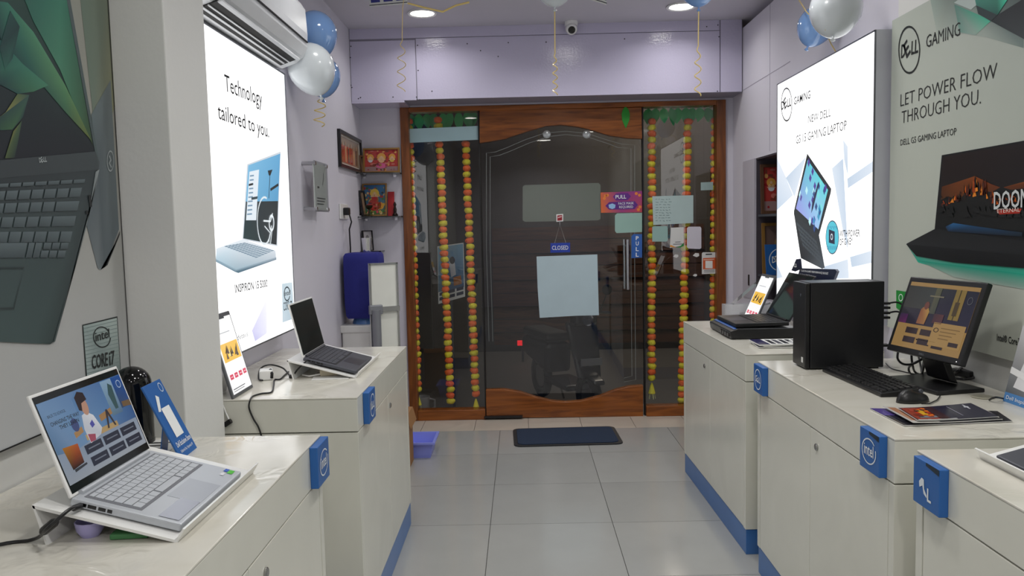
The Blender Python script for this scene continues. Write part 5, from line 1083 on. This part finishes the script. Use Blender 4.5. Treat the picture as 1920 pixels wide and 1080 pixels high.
# ---- keyboard and mouse
kb = thing('keyboard', 'black desktop keyboard in front of the tower and monitor', 'keyboard', (1.192, 2.725, ZT), math.radians(-88))
q = MB(); q.prism([(-.225, -.063, .0), (-.225, .062, .0), (-.225, .062, .026), (-.225, -.063, .013)], (.45, 0, 0)); q.build('deck', m_black, kb, local=True, bevel=.003)
kn = 0; KM = None
tl_ = math.atan2(.013, .13)
for r in range(6):
    y = .052 - r * .0195; x = -.216
    lay = [1] * 14 + [.4] + [1] * 3 + [.4] + [1] * 4 if r < 5 else [1.3, 1.3, 1.3, 5.6, 1.3, 1.3, 1.3, .6, .4, 1, 1, 1, .4, 2, 1, 1]
    sc = .432 / sum(lay)
    for wv in lay:
        if wv != .4:
            z = .0135 + (y + .065) * .1
            if KM is None:
                q = MB(); b1, t1, hh_ = .0084, .0066, .006
                q.add([(-b1, -b1, 0), (b1, -b1, 0), (b1, b1, 0), (-b1, b1, 0), (-t1, -t1, hh_), (t1, -t1, hh_), (t1, t1, hh_), (-t1, t1, hh_)], [(3, 2, 1, 0), (4, 5, 6, 7)] + [(k, (k + 1) % 4, 4 + (k + 1) % 4, 4 + k) for k in range(4)])
                o = q.build('key', m_bkey, kb, local=True); KM = o.data
            else: o = inst(KM, 'key', kb, (0, 0, 0))
            o.location = (x + wv * sc / 2, y, z); o.rotation_euler = (tl_, 0, 0); o.scale = (wv * sc / .0195, .95, 1)
        x += wv * sc
ms = thing('mouse', 'black computer mouse in front of the keyboard', 'mouse', (1.205, 2.43, ZT), math.radians(-75))
q = MB(); n = 20; vs = []
for i in range(7):
    a = PI / 2 * i / 6; k = math.cos(a) ** .6 if i < 6 else .02; z = .034 * math.sin(a)
    for j in range(n): b_ = 2 * PI * j / n; vs.append((.031 * k * math.cos(b_), .056 * k * math.sin(b_), z * (1 - .18 * math.sin(b_))))
q.add(vs, [(i * n + j, i * n + (j + 1) % n, (i + 1) * n + (j + 1) % n, (i + 1) * n + j) for i in range(6) for j in range(n)] + [list(range(n))[::-1]]); q.build('shell', m_black, ms, local=True, smooth=2)
q = MB(); q.lathe([(.006, -.004), (.008, -.002), (.008, .002), (.006, .004)], (0, .03, .030), 14, Matrix.Rotation(PI / 2, 3, 'Y')); q.build('scroll_wheel', m_dgrey, ms, local=True)
q = MB(); q.box((0, .034, .0318), (.0012, .03, .002)); q.build('button_gap', m_gblack, ms, local=True)
P = [onZ(1728, 757, Z6), onZ(1742, 757, ZT + .004), onZ(1757, 750, ZT + .004), onZ(1763, 742, ZT + .004)]
q = MB(); q.tube(P, .002, 6); q.build('cord', m_black, ms, smooth=True)
# ---- brochures
def brochure(label, pts, z, paint, curlv=0, n=10):
    Q = [onZ(x, y, z) for x, y in pts]; t = thing('brochure', label, 'brochure', tuple(Q[0]), group='brochures on the right counter')
    A, B, C_, D = Q   # near-left, near-right, far-right, far-left
    q = MB(); vs = []; 
    for i in range(n + 1):
        s_ = i / n; lift = curlv * (1 - s_) ** 3
        for e in (A.lerp(B, s_), D.lerp(C_, s_)): vs += [e + Vector((0, 0, lift)), e + Vector((0, 0, lift + .0022))]
    fs = []
    for i in range(n):
        k = i * 4; fs += [(k, k + 4, k + 6, k + 2), (k + 1, k + 3, k + 7, k + 5), (k, k + 1, k + 5, k + 4), (k + 2, k + 6, k + 7, k + 3)]
    fs += [(0, 2, 3, 1), (4 * n, 4 * n + 1, 4 * n + 3, 4 * n + 2)]
    q.add(vs, fs); q.build('pages', m_paper, t)
    mb = MB(); mb.pr = 1
    def cell(s0, s1, r0, r1, col, l):
        k = max(1, int((s1 - s0) * n)); 
        def pt(s_, r_): p = A.lerp(B, s_).lerp(D.lerp(C_, s_), r_); return p + Vector((0, 0, curlv * (1 - s_) ** 3 + .0024 + l * .0004))
        for i in range(k):
            a = s0 + (s1 - s0) * i / k; b_ = s0 + (s1 - s0) * (i + 1) / k; mb.add([pt(a, r0), pt(b_, r0), pt(b_, r1), pt(a, r1)], [(0, 1, 2, 3)], lin(col))
    paint(cell); mb.build('cover_print', P_gloss, t)
brochure('dark violet brochure at the bottom of the spread on the right counter', [(1695, 799), (1898, 791), (1870, 772), (1631, 767)], ZT + .0015, lambda c: (c(0, 1, 0, 1, (30, 28, 36), 0), c(0, .2, .55, 1, (86, 72, 140), 1), c(.05, .3, .2, .5, (40, 40, 50), 1)), .0)
brochure('white brochure in the middle of the spread on the right counter', [(1712, 797), (1880, 787), (1840, 765), (1655, 766)], ZT + .006, lambda c: (c(0, 1, 0, 1, (200, 196, 190), 0), c(.3, 1, 0, .12, (40, 40, 46), 1), c(.02, .1, .1, .9, (170, 120, 90), 1)), .006)
def pb_(c):
    c(0, 1, 0, 1, (44, 42, 62), 0); c(.02, .40, .05, .95, (150, 40, 22), 1)
    rb_ = random.Random(2)
    for k in range(26):
        x = .03 + rb_.random() * .3; y = .08 + rb_.random() * .75; c(x, x + .06, y, y + .1, rb_.choice([(206, 72, 30), (120, 30, 18), (226, 120, 40), (170, 50, 24), (70, 30, 30)]), 2 + k % 3)
    c(.3, .42, .05, .95, (60, 34, 44), 5); c(.16, .24, .35, .75, (220, 170, 40), 3); c(.08, .38, .14, .30, (120, 130, 140), 2); c(.12, .38, .5, .6, (190, 60, 30), 2); c(.02, .5, 0, .06, (190, 190, 190), 1)
    c(.62, .63, .2, .9, (150, 150, 165), 1); c(.82, .88, .72, .8, (210, 212, 220), 1); c(.84, .86, .6, .92, (210, 212, 220), 2)
brochure('navy brochure with a red orange picture on top of the spread', [(1720, 793), (1872, 782), (1820, 757), (1684, 770)], ZT + .0105, pb_, .006)
# ---- standing leaflet at the right edge, dark round thing behind it
pl = PL((1.477, 2.418, ZT), (.02, -1, 0), (.24, 0, 1)); t = thing('standing_leaflet', 'standing photo leaflet with a blue foot at the right edge of the counter', 'leaflet', (1.477, 2.3, ZT))
q = MB(); q.prism([pl.P(0, 0), pl.P(.22, 0), pl.P(.22, .24), pl.P(0, .24)], pl.n * -.003); q.build('board', m_paper, t); q = MB(); q.prism([pl.P(.05, .2) - pl.n * .003, pl.P(.17, .2) - pl.n * .003, Vector((1.554, 2.25, ZT)), Vector((1.554, 2.37, ZT))], (-.003, 0, 0)); q.build('back_leg', m_paper, t)
pr = PR(PL(pl.P(0, 0, .5), pl.u, pl.v)); pr.uv([(0, .03), (.22, .03), (.22, .24), (0, .24)], [(96, 100, 104), (130, 132, 136), (206, 204, 200), (200, 200, 202)], 1); pr.uv([(0, 0), (.22, 0), (.22, .03), (0, .03)], (84, 134, 190), 1)
pr.uv([(.03, .05), (.16, .04), (.17, .13), (.10, .17), (.05, .13)], (226, 226, 228), 2); pr.uv([(.0, .09), (.09, .075), (.09, .095), (.0, .11)], (236, 236, 236), 3); pr.ell(.085, .185, .022, .026, (186, 140, 110), 3, uv=True); pr.ell(.085, .2, .028, .024, (150, 96, 54), 2, uv=True); pr.uv([(.06, .19), (.11, .19), (.11, .215), (.06, .215)], (140, 90, 50), 4); pr.build('photo_print', P_gloss, t)
text(PL(pl.P(0, 0, .5), pl.u, pl.v), 'Dell Inspiron Laptops', (.012, .010), (.2, .010), (.012, .021), m_whiteink, t, 3, 0, True)
c = onZ(1842, 745, ZT); q = MB(); q.lathe([(.032, .0), (.034, .002), (.03, .004)], c, 20); tag(q.build('cable_grommet', mat('grommet', (150, 146, 130), .4)), 'round cable grommet in the counter beside the standing leaflet', 'grommet')
cable('leaflet_cord', 'short black cord between the cable grommet and the leaflet', [onZ(1855, 750, ZT + .004), onZ(1866, 745, ZT + .018), onZ(1884, 748, ZT + .004)], .003, m_black)
# ---- green sticker on the right wall
pl = PL((1.559, 3.36, 1.0), (0, -1, 0), (0, 0, 1)); P = [pl.X(*p, 6) for p in ((1682, 544), (1700, 547), (1700, 590), (1682, 577))]
t = thing('green_sticker', 'green sticker with a white ring on the wall behind the monitor', 'sticker', tuple(P[3])); q = MB(); q.prism(P, (.001, 0, 0)); q.build('sheet', mat('sticker_green', (24, 140, 50), .4), t); pr = PR(pl); pr.ell(1691, 558, 4, 7, (225, 235, 228), 8, w=.25); pr.build('ring', P_, t)

# ================================================================== on and around the door
mx0, mx1, my0, my1 = -.085, .645, 5.14, 5.60
t = thing('door_mat', 'dark blue rubber edged door mat on the tiles', 'door mat', ((mx0 + mx1) / 2, (my0 + my1) / 2, 0), .03)
q = MB(); r_ = .05; hw = (mx1 - mx0) / 2; hh = (my1 - my0) / 2; P = []
for cx, cy, a0 in ((hw - r_, hh - r_, 0), (-hw + r_, hh - r_, PI / 2), (-hw + r_, -hh + r_, PI), (hw - r_, -hh + r_, 1.5 * PI)):
    for k in range(6): a = a0 + PI / 2 * k / 5; P.append((cx + r_ * math.cos(a), cy + r_ * math.sin(a), .0))
q.prism(P, (0, 0, .008)); q.build('rubber_edge', mat('mat_rubber', (22, 24, 30), .6), t, local=True, bevel=.002)
q = MB(); q.prism([(x * .93, y * .88, .008) for x, y, z in P], (0, 0, .004)); q.build('pile', mat('mat_pile', (30, 48, 74), .95, bump=.6, bscale=300), t, local=True)
# ---- flower garlands hanging outside the side panes
m_or = mat('marigold_orange', (244, 104, 34), .7, bump=.6, bscale=90, rand=.06); m_ye = mat('marigold_yellow', (232, 216, 44), .7, bump=.6, bscale=90, rand=.06)
YGd = YG + .055
q = MB(); vs = []; n = 12; rn = random.Random(11)
for i in range(7):
    a = -PI / 2 + PI * i / 6
    for j in range(n): k = 1 + rn.uniform(-.09, .09); vs.append(((.034) * k * math.cos(a) ** .55 * math.cos(2 * PI * j / n) if 0 < i < 6 else .004 * math.cos(2 * PI * j / n), .030 * k * math.cos(a) ** .55 * math.sin(2 * PI * j / n) if 0 < i < 6 else .004 * math.sin(2 * PI * j / n), .0235 * math.sin(a)))
flower_v = (vs, [(i * n + j, i * n + (j + 1) % n, (i + 1) * n + (j + 1) % n, (i + 1) * n + j) for i in range(6) for j in range(n)] + [list(range(n))[::-1], [6 * n + j for j in range(n)]])
FM = {}
def garland(label, p_top, p_bot, tassel=True):
    A = onY(*p_top, YGd); B = onY(*p_bot, YGd)
    t = thing('flower_garland', label, 'garland', tuple(A), group='orange and yellow flower garlands outside the glass')
    L = (B - A).length; k = max(2, round(L / .0455)); d = (B - A)
    q = MB(); q.tube([Vector((0, 0, .03)), d], .002, 5); q.build('string', mat('green_string', (60, 110, 50), .7), t, local=True)
    for i in range(k + 1):
        c = i % 2; m = (m_or, m_ye)[c]
        if c not in FM:
            q = MB(); q.add(*flower_v); o = q.build('flower', m, t, local=True, smooth=2); FM[c] = o.data
        else: o = inst(FM[c], 'flower', t, (0, 0, 0))
        o.location = d * (i / k) + Vector((rn.uniform(-.004, .004), 0, 0)); o.rotation_euler = (rn.uniform(-.25, .25), rn.uniform(-.25, .25), rn.uniform(0, 6))
    if tassel:
        q = MB(); q.lathe([(.004, -.04), (.012, -.06), (.02, -.09), (.028, -.12), (.026, -.124)], d, 14); q.build('bell', m_ye, t, local=True, smooth=True)
        q = MB()
        for j in range(5): q.tube([d + Vector((.02 * math.cos(j * 1.25), .02 * math.sin(j * 1.25), -.12)), d + Vector((.026 * math.cos(j * 1.25), .026 * math.sin(j * 1.25), -.165))], .003, 5)
        q.build('tassel', mat('pale_bead', (200, 200, 150), .5), t, local=True)
garland('flower garland against the left door jamb', (767, 228), (783, 730)); garland('flower garland in the middle of the left side pane', (822, 225), (845, 752), False); garland('flower garland beside the door on the left side pane', (873, 270), (892, 738))
garland('flower garland beside the door on the right side pane', (1222, 228), (1222, 708)); garland('flower garland in the middle of the right side pane', (1290, 228), (1278, 750), False); garland('flower garland against the right door jamb', (1341, 226), (1337, 735), False)
# ---- green leaf valances
m_leaf = mat('mango_leaf', (54, 176, 88), .45, bump=.1, bscale=30, rand=.15)
lv = [(0, 0), (.022, -.02), (.032, -.05), (.028, -.085), (.012, -.115), (0, -.135), (-.012, -.115), (-.028, -.085), (-.032, -.05), (-.022, -.02)]
q = MB(); k = len(lv); q.add([(x, .006 * math.cos(x * 60) - .2 * abs(x), z) for x, z in lv] + [(0, -.004, -.06)], [(i, (i + 1) % k, k) for i in range(k)])
LM = None
def valance(label, p0, p1, n_):
    global LM
    A = onY(*p0, YGd + .06); B = onY(*p1, YGd + .06); t = thing('leaf_valance', label, 'leaf garland', tuple(A), group='green leaf valances above the side panes')
    s_ = MB(); s_.tube([A, B], .004, 5); s_.build('cord', mat('green_string', ()), t)
    for i in range(n_):
        p = A.lerp(B, (i + .5) / n_) - A
        if LM is None: o = q.build('leaf', m_leaf, t, local=True, smooth=True); LM = o.data
        else: o = inst(LM, 'leaf', t, (0, 0, 0))
        o.location = p + Vector((0, -.012 * (i % 2), 0)); o.rotation_euler = (0, rn.uniform(-.2, .2), rn.uniform(-.4, .4)); o.scale = (1.15, 1, rn.uniform(.85, 1.1))
valance('green leaf valance at the top of the left side pane', (762, 214), (897, 208), 9); valance('green leaf valance at the top of the right side pane', (1209, 203), (1348, 200), 10)
q2 = MB(); A = onY(1173, 199, YL - .006); q2.add([A + Vector((x * .95, .004 * math.cos(x * 60), z * 1.2)) for x, z in lv] + [A + Vector((0, -.004, -.07))], [(i, (i + 1) % k, k) for i in range(k)]); tag(q2.build('hanging_leaf', mat('bright_leaf', (36, 150, 40), .4), smooth=True), 'single bright green leaf on the top rail of the door', 'leaf')
# ---- papers, stickers and signs on the glass
YS = YG - .006
def sheet(label, pts, col, name='paper_sheet', cat='paper', Y=YS, th=.001, m=None, wob=0):
    P = [onY(x, y, Y) for x, y in pts]; q = MB(); q.prism(P, (0, th, 0)); return tag(q.build(name, m or mat('sheet_%d_%d_%d' % col, col, .6)), label, cat)
sheet('pale blue paper strip taped across the left side pane', [(760, 242), (897, 236), (897, 262), (762, 268)], (176, 208, 214), cat='paper')
sheet('large pale blue paper sheet taped to the door below the closed sign', [(1006, 481), (1060, 479), (1120, 477), (1121, 520), (1123, 591), (1080, 592), (1012, 596), (1008, 540)], (186, 206, 214))
sheet('pale green sticker on the door above the blue pull plate', [(1153, 404), (1157, 400), (1204, 399), (1204, 435), (1156, 437), (1153, 433)], (150, 184, 174), 'pale_sticker', 'sticker')
sheet('dark grey board on the outside of the door glass', [(980, 350), (984, 347), (1122, 343), (1126, 347), (1126, 410), (1121, 413), (985, 416), (980, 413)], (110, 114, 102), 'dark_board', 'board', YG + .006, .003)
t = thing('handwritten_notice', 'square handwritten notice sheet on the right side pane', 'notice', tuple(onY(1224, 421, YS)))
q = MB(); q.prism([onY(x, y, YS) for x, y in ((1223, 368), (1300, 366), (1300, 418), (1225, 422))], (0, .001, 0)); q.build('sheet', mat('notice_teal', (176, 196, 194), .6), t)
pr = PR(PL((0, YS - .0004, 0), (1, 0, 0), (0, 0, 1))); rq = random.Random(4)
for i in range(9):
    x = 1229
    while x < 1256: l_ = rq.uniform(2, 6); pr.line([(x, 374 + i * 5 - (x - 1229) * .02), (x + l_, 374 + i * 5 + rq.uniform(-1, 1))], .0035, (120, 140, 140), 1); x += l_ + rq.uniform(1.5, 4)
pr.build('handwriting', P_, t)
sheet('pale green square sticker under the handwritten notice', [(1223, 426), (1226, 424), (1251, 424), (1252, 428), (1252, 451), (1249, 453), (1223, 453)], (150, 182, 176), 'pale_sticker', 'sticker')
sheet('small pale sticker high on the right side pane', [(1314, 342), (1337, 341), (1337, 356), (1314, 357)], (150, 172, 170), 'pale_sticker', 'sticker')
sheet('blank white rounded card on the right side pane', [(1288, 428), (1291, 425), (1313, 425), (1315, 428), (1315, 465), (1312, 467), (1291, 466), (1288, 463)], (206, 202, 212), 'white_card', 'card')
t = thing('payment_card', 'white payment card with a coloured lower edge on the right side pane', 'card', tuple(onY(1256, 465, YS)))
q = MB(); q.prism([onY(x, y, YS) for x, y in ((1258, 427), (1282, 426), (1282, 460), (1256, 465))], (0, .001, 0)); q.build('sheet', m_paper, t)
pr = PR(PL((0, YS - .0004, 0), (1, 0, 0), (0, 0, 1))); pr.px([(1256, 463), (1268, 464), (1257, 459)], (220, 150, 60), 1); pr.px([(1268, 464), (1276, 461), (1282, 455), (1282, 461), (1276, 464)], (50, 140, 70), 1)
for x0, x1, y in ((1262, 1280, 458), (1266, 1276, 454)): pr.line([(x0, y), (x1, y - .6)], .005, (110, 110, 116), 1)
pr.build('print', P_, t)
t = thing('orange_payment_card', 'orange and white payment card at the right jamb', 'card', tuple(onY(1316, 513, YS)))
q = MB(); q.prism([onY(x, y, YS) for x, y in ((1316, 475), (1318, 473), (1343, 473), (1343, 513), (1316, 514))], (0, .001, 0)); q.build('sheet', m_paper, t)
pr = PR(PL((0, YS - .0004, 0), (1, 0, 0), (0, 0, 1))); pr.px([(1318, 484), (1341, 483), (1341, 504), (1318, 505)], (206, 90, 44), 1); pr.px([(1322.5, 489), (1336, 489), (1336, 503), (1322.5, 503)], (232, 230, 226), 2); pr.line([(1323, 477), (1335, 476.5)], .008, (40, 40, 44), 1); pr.line([(1319, 487), (1339, 486)], .006, (235, 200, 180), 2)
for y in (507, 510): pr.line([(1320, y), (1340, y - .6)], .005, (130, 130, 134), 1)
pr.build('print', P_, t)
# face mask sticker
t = thing('mask_notice', 'orange and purple pull face mask required sticker on the door', 'sticker', tuple(onY(1126, 398, YS)))
q = MB(); q.prism([onY(x, y, YS) for x, y in ((1126, 361), (1204, 358), (1204, 398), (1127, 399))], (0, .001, 0)); q.build('sheet', mat('sticker_back', (160, 60, 110), .4), t)
gpl = PL((0, YS - .0004, 0), (1, 0, 0), (0, 0, 1)); pr = PR(gpl); pr.px([(1126, 361), (1165, 359.5), (1204, 358), (1204, 398), (1165, 398.5), (1127, 399)], [(206, 100, 60), (130, 50, 130), (150, 60, 130), (190, 70, 80), (150, 60, 120), (220, 110, 50)], 1)
pr.px([(1149, 369), (1155, 363), (1177, 362), (1183, 368), (1177, 375), (1155, 376)], (96, 40, 130), 2); pr.px([(1135, 386), (1142, 379), (1190, 377), (1196, 384), (1190, 392), (1142, 393)], (90, 38, 128), 2)
pr.px([(1141, 384), (1148, 381.5), (1154, 384), (1153, 390), (1148, 392), (1142, 390)], (150, 190, 230), 3)
for x, y in ((1133, 372), (1139, 366), (1135, 367), (1193, 363), (1199, 366), (1197, 393), (1200, 388)): pr.ell(x, y, 3, 3, (226, 130, 60), 2, n=8)
pr.build('print', P_, t); text(gpl, 'PULL', (1154, 372.5), (1174, 372), (1154, 366), m_whiteink, t, 4, .015); text(gpl, 'FACE MASK', (1159.5, 384), (1188.5, 383), (1159.5, 379.5), m_whiteink, t, 4, 0); text(gpl, 'REQUIRED', (1161, 390.5), (1187, 389.8), (1161, 386), m_whiteink, t, 4, 0)
# blue pull plate
t = thing('pull_plate', 'blue vertical plate reading PULL beside the door handle', 'sign', tuple(onY(1185, 483, YS)))
q = MB(); q.prism([onY(x, y, YS - .003) for x, y in ((1184, 443), (1188, 439), (1204, 439), (1204, 483), (1184, 484))], (0, .004, 0)); q.build('plate', mat('pull_blue', (44, 96, 176), .35), t)
g2 = PL((0, YS - .0034, 0), (1, 0, 0), (0, 0, 1))
for c_, y in (('P', 450), ('U', 460), ('L', 470.5), ('L', 481)): text(g2, c_, (1192, y), (1197.5, y), (1192, y - 7), m_whiteink, t, 1, .02)
# closed sign with its sucker hook
t = thing('closed_sign', 'blue CLOSED sign hanging on the door', 'sign', tuple(onY(1051, 474, YS - .01)))
q = MB(); q.prism([onY(x, y, YS - .012) for x, y in ((1032, 456), (1069, 455), (1069, 473), (1032, 474))], (0, .005, 0)); q.build('board', mat('sign_blue', (34, 62, 164), .35), t, bevel=.001); text(PL((0, YS - .0125, 0), (1, 0, 0), (0, 0, 1)), 'CLOSED', (1035, 468.5), (1065.5, 468), (1035, 461), m_whiteink, t, 1, .008)
q = MB(); q.tube([onY(1040, 456, YS - .01), onY(1049.5, 421, YS - .012), onY(1061, 455, YS - .01)], .0022, 5); q.build('hanging_cord', mat('cord_grey', (150, 146, 140), .6), t)
t = thing('sucker_hook', 'small white hook plate with a red centre above the closed sign', 'hook', tuple(onY(1049, 416, YS)))
q = MB(); q.prism([onY(x, y, YS - .003) for x, y in ((1043, 402), (1056, 401), (1056, 415), (1043, 416))], (0, .004, 0)); q.build('plate', m_acryl, t, bevel=.001); pr = PR(PL((0, YS - .0034, 0), (1, 0, 0), (0, 0, 1))); pr.px([(1045, 404), (1054, 403), (1054, 413), (1045, 414)], (150, 30, 44), 1); pr.px([(1046, 407), (1053, 405), (1053, 407), (1046, 409)], (230, 190, 190), 2); pr.build('print', P_, t)
q = MB(); q.tube([onY(1049.5, 415, YS - .004), onY(1049.5, 422, YS - .012)], .003, 6); q.build('hook', m_metal, t)
for i, (x, y, s_) in enumerate(((1305, 478, 6), (1303, 516, 4), (1267, 480, 5))):
    P = [onY(x + dx * s_, y + dy * s_, YS) for dx, dy in ((-1, .2), (-.2, -.6), (.9, -.5), (1, .3), (.2, .7))]; q = MB(); q.prism(P, (0, .001, 0)); tag(q.build('paper_scrap', m_paper), ['torn white paper scrap right of the middle garland under the blank card', 'tiny white paper scrap lowest on the right side pane', 'torn pale paper scrap left of the middle garland on the right pane'][i], 'paper scrap')
# ---- outside: printed board, mug, motor scooter
t = thing('street_board', 'blue printed board standing outside the left side pane', 'board', tuple(onY(845, 570, 6.4)))
P = [onY(x, y, 6.4) for x, y in ((820, 462), (869, 455), (872, 556), (822, 570))]; q = MB(); q.prism(P, (0, .01, 0)); q.build('board', m_paper, t)
sp = PL((0, 6.3996, 0), (1, 0, 0), (0, 0, 1)); pr = PR(sp); pr.px([(821, 464), (868, 457), (870, 538), (822, 548)], [(110, 150, 176), (120, 160, 184), (60, 90, 130), (84, 110, 130)], 1)
pr.px([(842, 490), (852, 488), (855, 515), (846, 520)], (200, 200, 204), 2); pr.ell(848, 488, 5, 7, (40, 36, 38), 3); pr.px([(850, 520), (864, 516), (866, 532), (851, 536)], (170, 110, 60), 2)
for i in range(3):
    for j in range(2): x = 824 + i * 16; y = 549 - i * 4.5 + j * 9; pr.px([(x, y), (x + 13, y - 3.5), (x + 13, y + 2.5), (x, y + 6)], (50, 56, 80), 2)
pr.build('print', P_, t); a = onY(846, 565, 6.405); q = MB(); q.tube([(a.x, 6.415, a.z + .3), (a.x, 6.44, -.018)], .012, 8); q.build('leg', m_dgrey, t)
c = onY(791, 771, 6.22); c.z = -.02
t = thing('mug', 'pale mug standing on the step outside the left side pane', 'mug', tuple(c)); q = MB(); q.lathe([(.055, 0), (.062, .01), (.066, .14), (.062, .14), (.055, .012)], c, 20); q.build('cup', mat('mug_grey', (150, 146, 146), .4), t, smooth=True); q = MB(); q.tube([c + Vector((.064, -.0, .12)), c + Vector((.105, -.0, .11)), c + Vector((.105, 0, .05)), c + Vector((.062, 0, .03))], .009, 8); q.build('handle', mat('mug_grey', ()), t, smooth=True)
so = Vector((.62, 7.55, -.45)); t = thing('motor_scooter', 'dark parked motor scooter outside the door', 'scooter', tuple(so), math.radians(20)); m_sc = mat('scooter_black', (26, 26, 30), .25); m_ru = mat('tyre', (18, 18, 18), .8)
for y in (0, 1.25):
    q = MB(); R = Matrix.Rotation(PI / 2, 3, 'Y')
    q.tube([(0, y + .2 * math.cos(a), .25 + .2 * math.sin(a)) for a in [2 * PI * i / 20 for i in range(20)]], .048, 8, closed=True); q.build('tyre', m_ru, t, local=True, smooth=True); q = MB(); q.lathe([(.13, -.02), (.15, 0), (.13, .02)], (0, y, .25), 16, R); q.build('wheel_hub', m_metal, t, local=True)
q = MB(); q.prism([(-.12, -.06, .42), (.12, -.06, .42), (.17, .12, .95), (-.17, .12, .95)], (0, .08, .02)); q.build('front_apron', m_sc, t, local=True, bevel=.03)
q = MB(); q.prism([(-.06, -.26, .40), (.06, -.26, .40), (.07, .1, .50), (-.07, .1, .50)], (0, .02, .05)); q.build('front_mudguard', m_sc, t, local=True, bevel=.02)
q = MB(); q.box((0, .1, 1.0), (.24, .16, .13)); q.build('headlight_cowl', m_sc, t, local=True, bevel=.03); q = MB(); q.lathe([(.0, 0), (.05, .004), (.06, .02)], (0, .01, 1.0), 16, Matrix.Rotation(PI / 2, 3, 'X'), cap=False); q.build('headlight', m_chrome, t, local=True, smooth=True)
q = MB(); q.tube([(-.34, .2, 1.03), (-.1, .12, 1.06), (.1, .12, 1.06), (.34, .2, 1.03)], .016, 8); q.build('handlebar', m_chrome, t, local=True, smooth=True)
for s_ in (-1, 1): q = MB(); q.tube([(s_ * .2, .14, 1.05), (s_ * .26, .12, 1.22)], .006, 6); q.lathe([(.05, -.006), (.055, 0), (.05, .006)], (s_ * .27, .12, 1.27), 14, Matrix.Rotation(PI / 2, 3, 'X')); q.build('mirror', m_sc, t, local=True)
q = MB(); q.box((0, .5, .3), (.3, .6, .06)); q.build('floorboard', m_sc, t, local=True, bevel=.015); q = MB(); q.prism([(-.15, .75, .35), (-.15, 1.5, .5), (-.15, 1.5, .68), (-.15, .72, .68)], (.3, 0, 0)); q.build('rear_body', m_sc, t, local=True, bevel=.05)
q = MB(); q.box((0, 1.1, .74), (.28, .72, .1)); q.build('seat', m_ru, t, local=True, bevel=.035); q = MB(); q.box((0, -.075, .60), (.22, .008, .07)); q.build('number_plate', mat('plate_grey', (150, 150, 150), .4), t, local=True)
q = MB(); q.tube([(.05, .9, .3), (.16, 1.0, .02)], .012, 6); q.build('side_stand', m_metal, t, local=True)
q = MB(); c = onY(980, 643, 11.0); q.box(c, (.15, .03, .07)); t = thing('red_light', 'small red lamp glowing in the dark street', 'lamp', tuple(c)); q.build('lens', mat('red_glow', (230, 30, 40), .4, emit=.8), t); q = MB(); q.tube([(c.x, 11.02, c.z), (c.x, 11.04, -.45)], .02, 8); q.build('post', m_dgrey, t)
